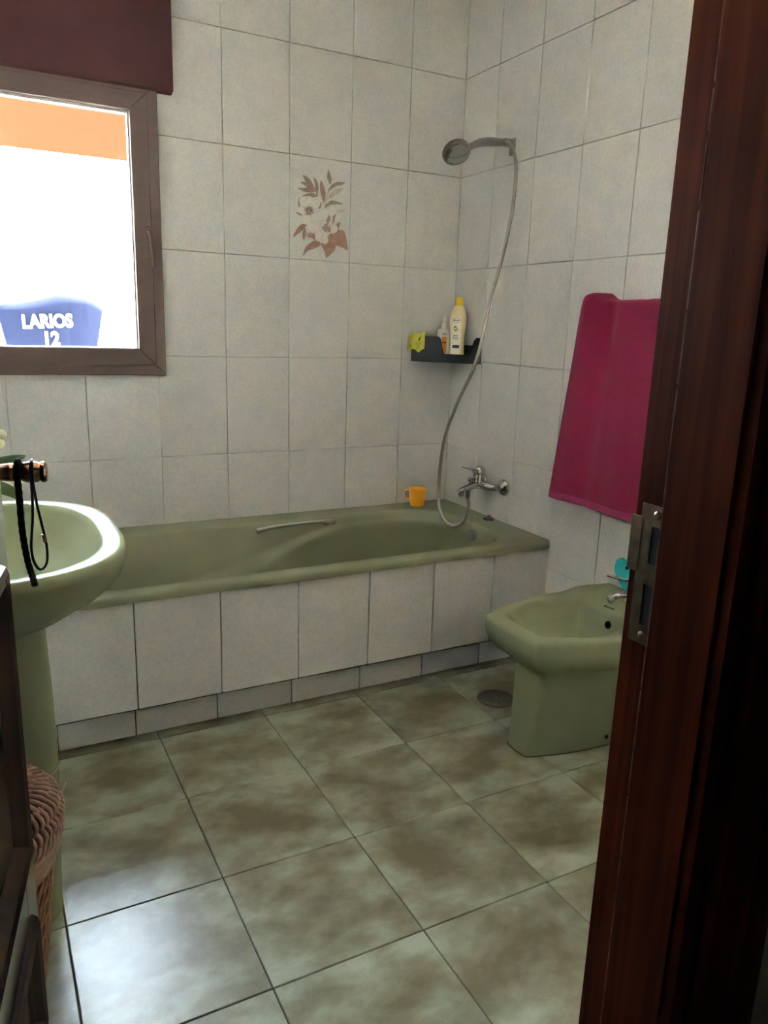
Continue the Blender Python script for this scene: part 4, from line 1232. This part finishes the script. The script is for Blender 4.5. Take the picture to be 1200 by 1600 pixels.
# ------------------------------------------------------------------ washbasin on pedestal
wb = empty('washbasin', (-1.88, -1.275, 0))
tag(wb, 'sage green pedestal washbasin in front of the bathtub', 'washbasin')
WY = -1.275
def wring(x1, hy, z, ex=3.0, x0=XL + 0.001, n=64, dy=0.0):
    """D-shaped plan: flat at the wall, super-elliptic towards the room"""
    cxx = x0 + 0.16 * (x1 - x0) / 0.51
    pts = []
    for k in range(n):
        a = 2 * math.pi * k / n
        c, s = math.cos(a), math.sin(a)
        if c >= 0:
            e = 2.0 / ex
            pts.append(Vector((cxx + (x1 - cxx) * abs(c) ** e, WY + dy + hy * math.copysign(abs(s) ** e, s), z)))
        else:
            e = 2.0 / 8
            pts.append(Vector((cxx - (cxx - x0) * abs(c) ** e, WY + dy + hy * math.copysign(abs(s) ** e, s), z)))
    return pts
bx = XL + 0.10
wrings = [wring(-1.80, 0.120, 0.640, 2.4), wring(-1.76, 0.165, 0.655, 2.4), wring(-1.700, 0.235, 0.690, 2.6), wring(-1.640, 0.295, 0.738, 2.8), wring(-1.615, 0.315, 0.768, 2.9), wring(-1.606, 0.322, 0.800, 3.0),
          wring(-1.606, 0.3225, 0.812, 3.0), wring(-1.611, 0.318, 0.8185, 3.0), wring(-1.618, 0.312, 0.8205, 3.0),
          wring(-1.642, 0.288, 0.8195, 2.7, bx), wring(-1.648, 0.282, 0.816, 2.7, bx), wring(-1.655, 0.274, 0.805, 2.6, bx + 0.006), wring(-1.680, 0.240, 0.755, 2.4, bx + 0.03), wring(-1.730, 0.180, 0.710, 2.2, bx + 0.06), wring(-1.80, 0.09, 0.690, 2.0, bx + 0.10)]
bm = bmesh.new(); bm_loft(bm, wrings, True, True)
auto_smooth(put('basin', bm, 'sage', wb), 50)
def pring(x0, x1, hy, z, r):
    return rrect((x0 + x1) / 2, WY + 0.015, (x1 - x0) / 2, hy, r, z, 3, 6)
loft('pedestal', [pring(-2.02, -1.766, 0.098, 0.0005, 0.05), pring(-2.02, -1.766, 0.098, 0.02, 0.05), pring(-2.02, -1.760, 0.088, 0.16, 0.05), pring(-2.02, -1.752, 0.078, 0.34, 0.045), pring(-2.02, -1.754, 0.080, 0.50, 0.045), pring(-2.03, -1.760, 0.095, 0.67, 0.045)], 'sage', wb)
lathe('drain_ring', [(0.022, 0.0), (0.022, 0.002), (0.0, 0.003)], (-1.90, WY, 0.6905), 'chrome', wb, n=20)
wtap = empty('basin_tap', (-2.07, WY, 0.819))
tag(wtap, 'chrome basin tap at the back of the washbasin', 'tap')
lathe('body', [(0.026, 0.0), (0.026, 0.004), (0.021, 0.010), (0.020, 0.06), (0.021, 0.066)], (-2.072, WY, 0.8192), 'chrome', wtap, n=24)
tube('spout', [(-2.065, WY, 0.855), (-2.01, WY, 0.862), (-1.955, WY, 0.852)], 0.010, 'chrome', wtap, n=14)
lathe('lever_cap', [(0.021, 0.0), (0.022, 0.010), (0.016, 0.022), (0.0, 0.024)], (-2.072, WY, 0.885), 'chrome', wtap, n=24)
tube('lever', [(-2.07, WY, 0.900), (-2.03, WY, 0.915), (-1.985, WY, 0.925)], 0.005, 'chrome', wtap, n=10)
# orchid in a small pot at the far corner of the basin
oc_ = Vector((-1.862, -1.012, 0.8205))
oc_ = Vector((-2.02, -1.045, 0.8205))
orch = empty('potted_orchid', oc_)
tag(orch, 'small potted orchid with dark leaves behind the door knob', 'plant')
lathe('pot', [(0.0, 0.0), (0.030, 0.0), (0.038, 0.055), (0.040, 0.058), (0.036, 0.058), (0.034, 0.050), (0.0, 0.048)], oc_, 'pot', orch, n=24)
def leafm(name, pts, w, mat, parent, thick=0.0016):
    c = catmull(pts, 6)
    bm = bmesh.new(); rowsL = []
    nn = len(c)
    for k, p in enumerate(c):
        t = k / (nn - 1)
        tg = (c[min(k + 1, nn - 1)] - c[max(k - 1, 0)]).normalized()
        sd = tg.cross(Vector((0.10, -1.0, 0.35))).normalized()
        upv = sd.cross(tg).normalized()
        ww = w * (math.sin(math.pi * min(1, 0.12 + 0.88 * t) ** 0.8) ** 0.6 if t < 1 else 0.02)
        rowsL.append([bm.verts.new(p + sd * ww * q + upv * 0.25 * ww * abs(q) + upv * e) for q, e in ((-1, 0), (-0.5, 0), (0, 0), (0.5, 0), (1, 0))])
    for a, b in zip(rowsL, rowsL[1:]):
        for k in range(4):
            bm.faces.new((a[k], a[k + 1], b[k + 1], b[k]))
    o = put(name, bm, mat, parent, smooth=True)
    md = o.modifiers.new('thickness', 'SOLIDIFY'); md.thickness = thick; md.offset = 0
    return o
top_ = oc_ + Vector((0, 0, 0.05))
leafm('leaf', [top_, (-1.95, -1.048, 0.880), (-1.86, -1.052, 0.905), (-1.79, -1.055, 0.925), (-1.757, -1.056, 0.935)], 0.017, 'leaf', orch)
leafm('leaf', [top_, (-1.95, -1.060, 0.885), (-1.87, -1.075, 0.890), (-1.80, -1.085, 0.868), (-1.775, -1.09, 0.845)], 0.018, 'leaf', orch)
leafm('leaf', [top_, (-2.04, -1.10, 0.90), (-2.05, -1.15, 0.91), (-2.055, -1.18, 0.90)], 0.018, 'leaf', orch)
leafm('leaf', [top_, (-2.03, -1.02, 0.90), (-2.06, -0.99, 0.92), (-2.09, -0.97, 0.91)], 0.018, 'leaf', orch)
tube('stem', catmull([top_, (-2.00, -1.045, 0.94), (-1.95, -1.045, 1.00), (-1.88, -1.048, 1.015), (-1.825, -1.05, 0.992)], 6), 0.0022, 'leaf', orch, n=8)
fcen = Vector((-1.817, -1.052, 0.977))
for k in range(5):
    a = math.radians(20 + 72 * k)
    e1 = Vector((math.cos(a), 0.15 * math.sin(a), math.sin(a)))
    e2 = Vector((-math.sin(a), 0.1, math.cos(a)))
    bm = bmesh.new()
    outl = [fcen + e1 * (0.014 + 0.014 * math.cos(t)) + e2 * 0.012 * math.sin(t) + Vector((0, -0.004 - 0.004 * math.cos(t) + 0.0005 * k, 0)) for t in [2 * math.pi * i / 14 for i in range(14)]]
    cvt = bm.verts.new(fcen + e1 * 0.016 + Vector((0, -0.009, 0)))
    vv = [bm.verts.new(p) for p in outl]
    for i in range(14):
        bm.faces.new((cvt, vv[i], vv[(i + 1) % 14]))
    o = put('petal', bm, 'petal', orch, smooth=True)
    md = o.modifiers.new('thickness', 'SOLIDIFY'); md.thickness = 0.001; md.offset = 0

# ------------------------------------------------------------------ wicker basket
KB = Vector((-1.902, -1.495, 0.0))
bas = empty('wicker_basket', KB)
tag(bas, 'brown wicker basket with woven lid between door and pedestal', 'basket')
def brad(z):
    z = z / 0.95
    pts = [(0.0, 0.086), (0.06, 0.092), (0.20, 0.106), (0.29, 0.118), (0.315, 0.128), (0.355, 0.136), (0.385, 0.137), (0.41, 0.130), (0.435, 0.108), (0.452, 0.075), (0.462, 0.03), (0.465, 0.0)]
    for (z0, r0), (z1, r1) in zip(pts, pts[1:]):
        if z0 <= z <= z1:
            return r0 + (r1 - r0) * (z - z0) / (z1 - z0)
    return 0.0
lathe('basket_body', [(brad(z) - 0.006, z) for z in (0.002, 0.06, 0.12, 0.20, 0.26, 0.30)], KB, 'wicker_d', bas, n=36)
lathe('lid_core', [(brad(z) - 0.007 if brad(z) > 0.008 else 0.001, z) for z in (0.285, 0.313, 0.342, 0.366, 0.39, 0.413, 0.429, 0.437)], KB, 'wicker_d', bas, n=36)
bm = bmesh.new()
for k in range(40):
    a0 = 2 * math.pi * k / 40
    for seg in range(7):
        z0 = 0.002 + seg * 0.038
        pts = []
        for q in range(5):
            t = q / 4
            z = z0 + 0.052 * t
            a = a0 + 0.26 * t + seg * 0.10
            r = brad(min(z, 0.295)) - 0.004 + 0.006 * math.sin(math.pi * t) + random.uniform(-0.0006, 0.0006)
            pts.append(KB + Vector((r * math.cos(a), r * math.sin(a), z)))
        bm_tube(bm, pts, 0.0036, 5, caps=False)
w1 = tag(put('body_weave', bm, 'wicker', bas, smooth=True), kind='stuff')
# peeled bark band
bm = bmesh.new(); rgs = []
for z in (0.266, 0.278, 0.290, 0.302, 0.314, 0.328):
    row = []
    for k in range(64):
        a = 2 * math.pi * k / 64
        r = brad(z) + 0.0035 + 0.003 * noise.noise(Vector((math.cos(a) * 3, math.sin(a) * 3, z * 30)))
        zz_ = z + (0.010 * noise.noise(Vector((math.cos(a) * 4, math.sin(a) * 4, 7))) if z in (0.266, 0.328) else 0)
        row.append(KB + Vector((r * math.cos(a), r * math.sin(a), zz_)))
    rgs.append(row)
bm_loft(bm, rgs, False, False)
bb = put('bark_band', bm, 'bark', bas, smooth=True)
md = bb.modifiers.new('thickness', 'SOLIDIFY'); md.thickness = 0.003; md.offset = -1
bm = bmesh.new()
zl = [(0.321, 0.353, 0.16), (0.348, 0.380, -0.03), (0.374, 0.403, 0.05), (0.399, 0.422, -0.14), (0.418, 0.434, -0.22)]
for row_i, (z0, z1, tw_) in enumerate(zl):
    nk = [66, 66, 60, 48, 32][row_i]
    for k in range(nk):
        a0 = 2 * math.pi * k / nk + row_i * 0.05
        pts = []
        for q in range(6):
            t = q / 5
            z = z0 + (z1 - z0) * t
            a = a0 + tw_ * t
            r = brad(z) - 0.003 + 0.006 * math.sin(math.pi * t) + random.uniform(-0.0005, 0.0005)
            pts.append(KB + Vector((r * math.cos(a), r * math.sin(a), z + 0.003 * math.sin(math.pi * t))))
        bm_tube(bm, pts, 0.0037, 6, caps=False)
tag(put('lid_weave', bm, 'wicker_l', bas, smooth=True), kind='stuff')
tube('loose_twig', catmull([KB + Vector((0.112, 0.01, 0.409)), KB + Vector((0.130, 0.014, 0.420)), KB + Vector((0.142, 0.020, 0.433))], 4), 0.0016, 'twig', bas, n=6)
tube('loose_twig', catmull([KB + Vector((0.126, -0.01, 0.391)), KB + Vector((0.139, -0.008, 0.391)), KB + Vector((0.147, -0.004, 0.405))], 4), 0.0014, 'twig', bas, n=6)
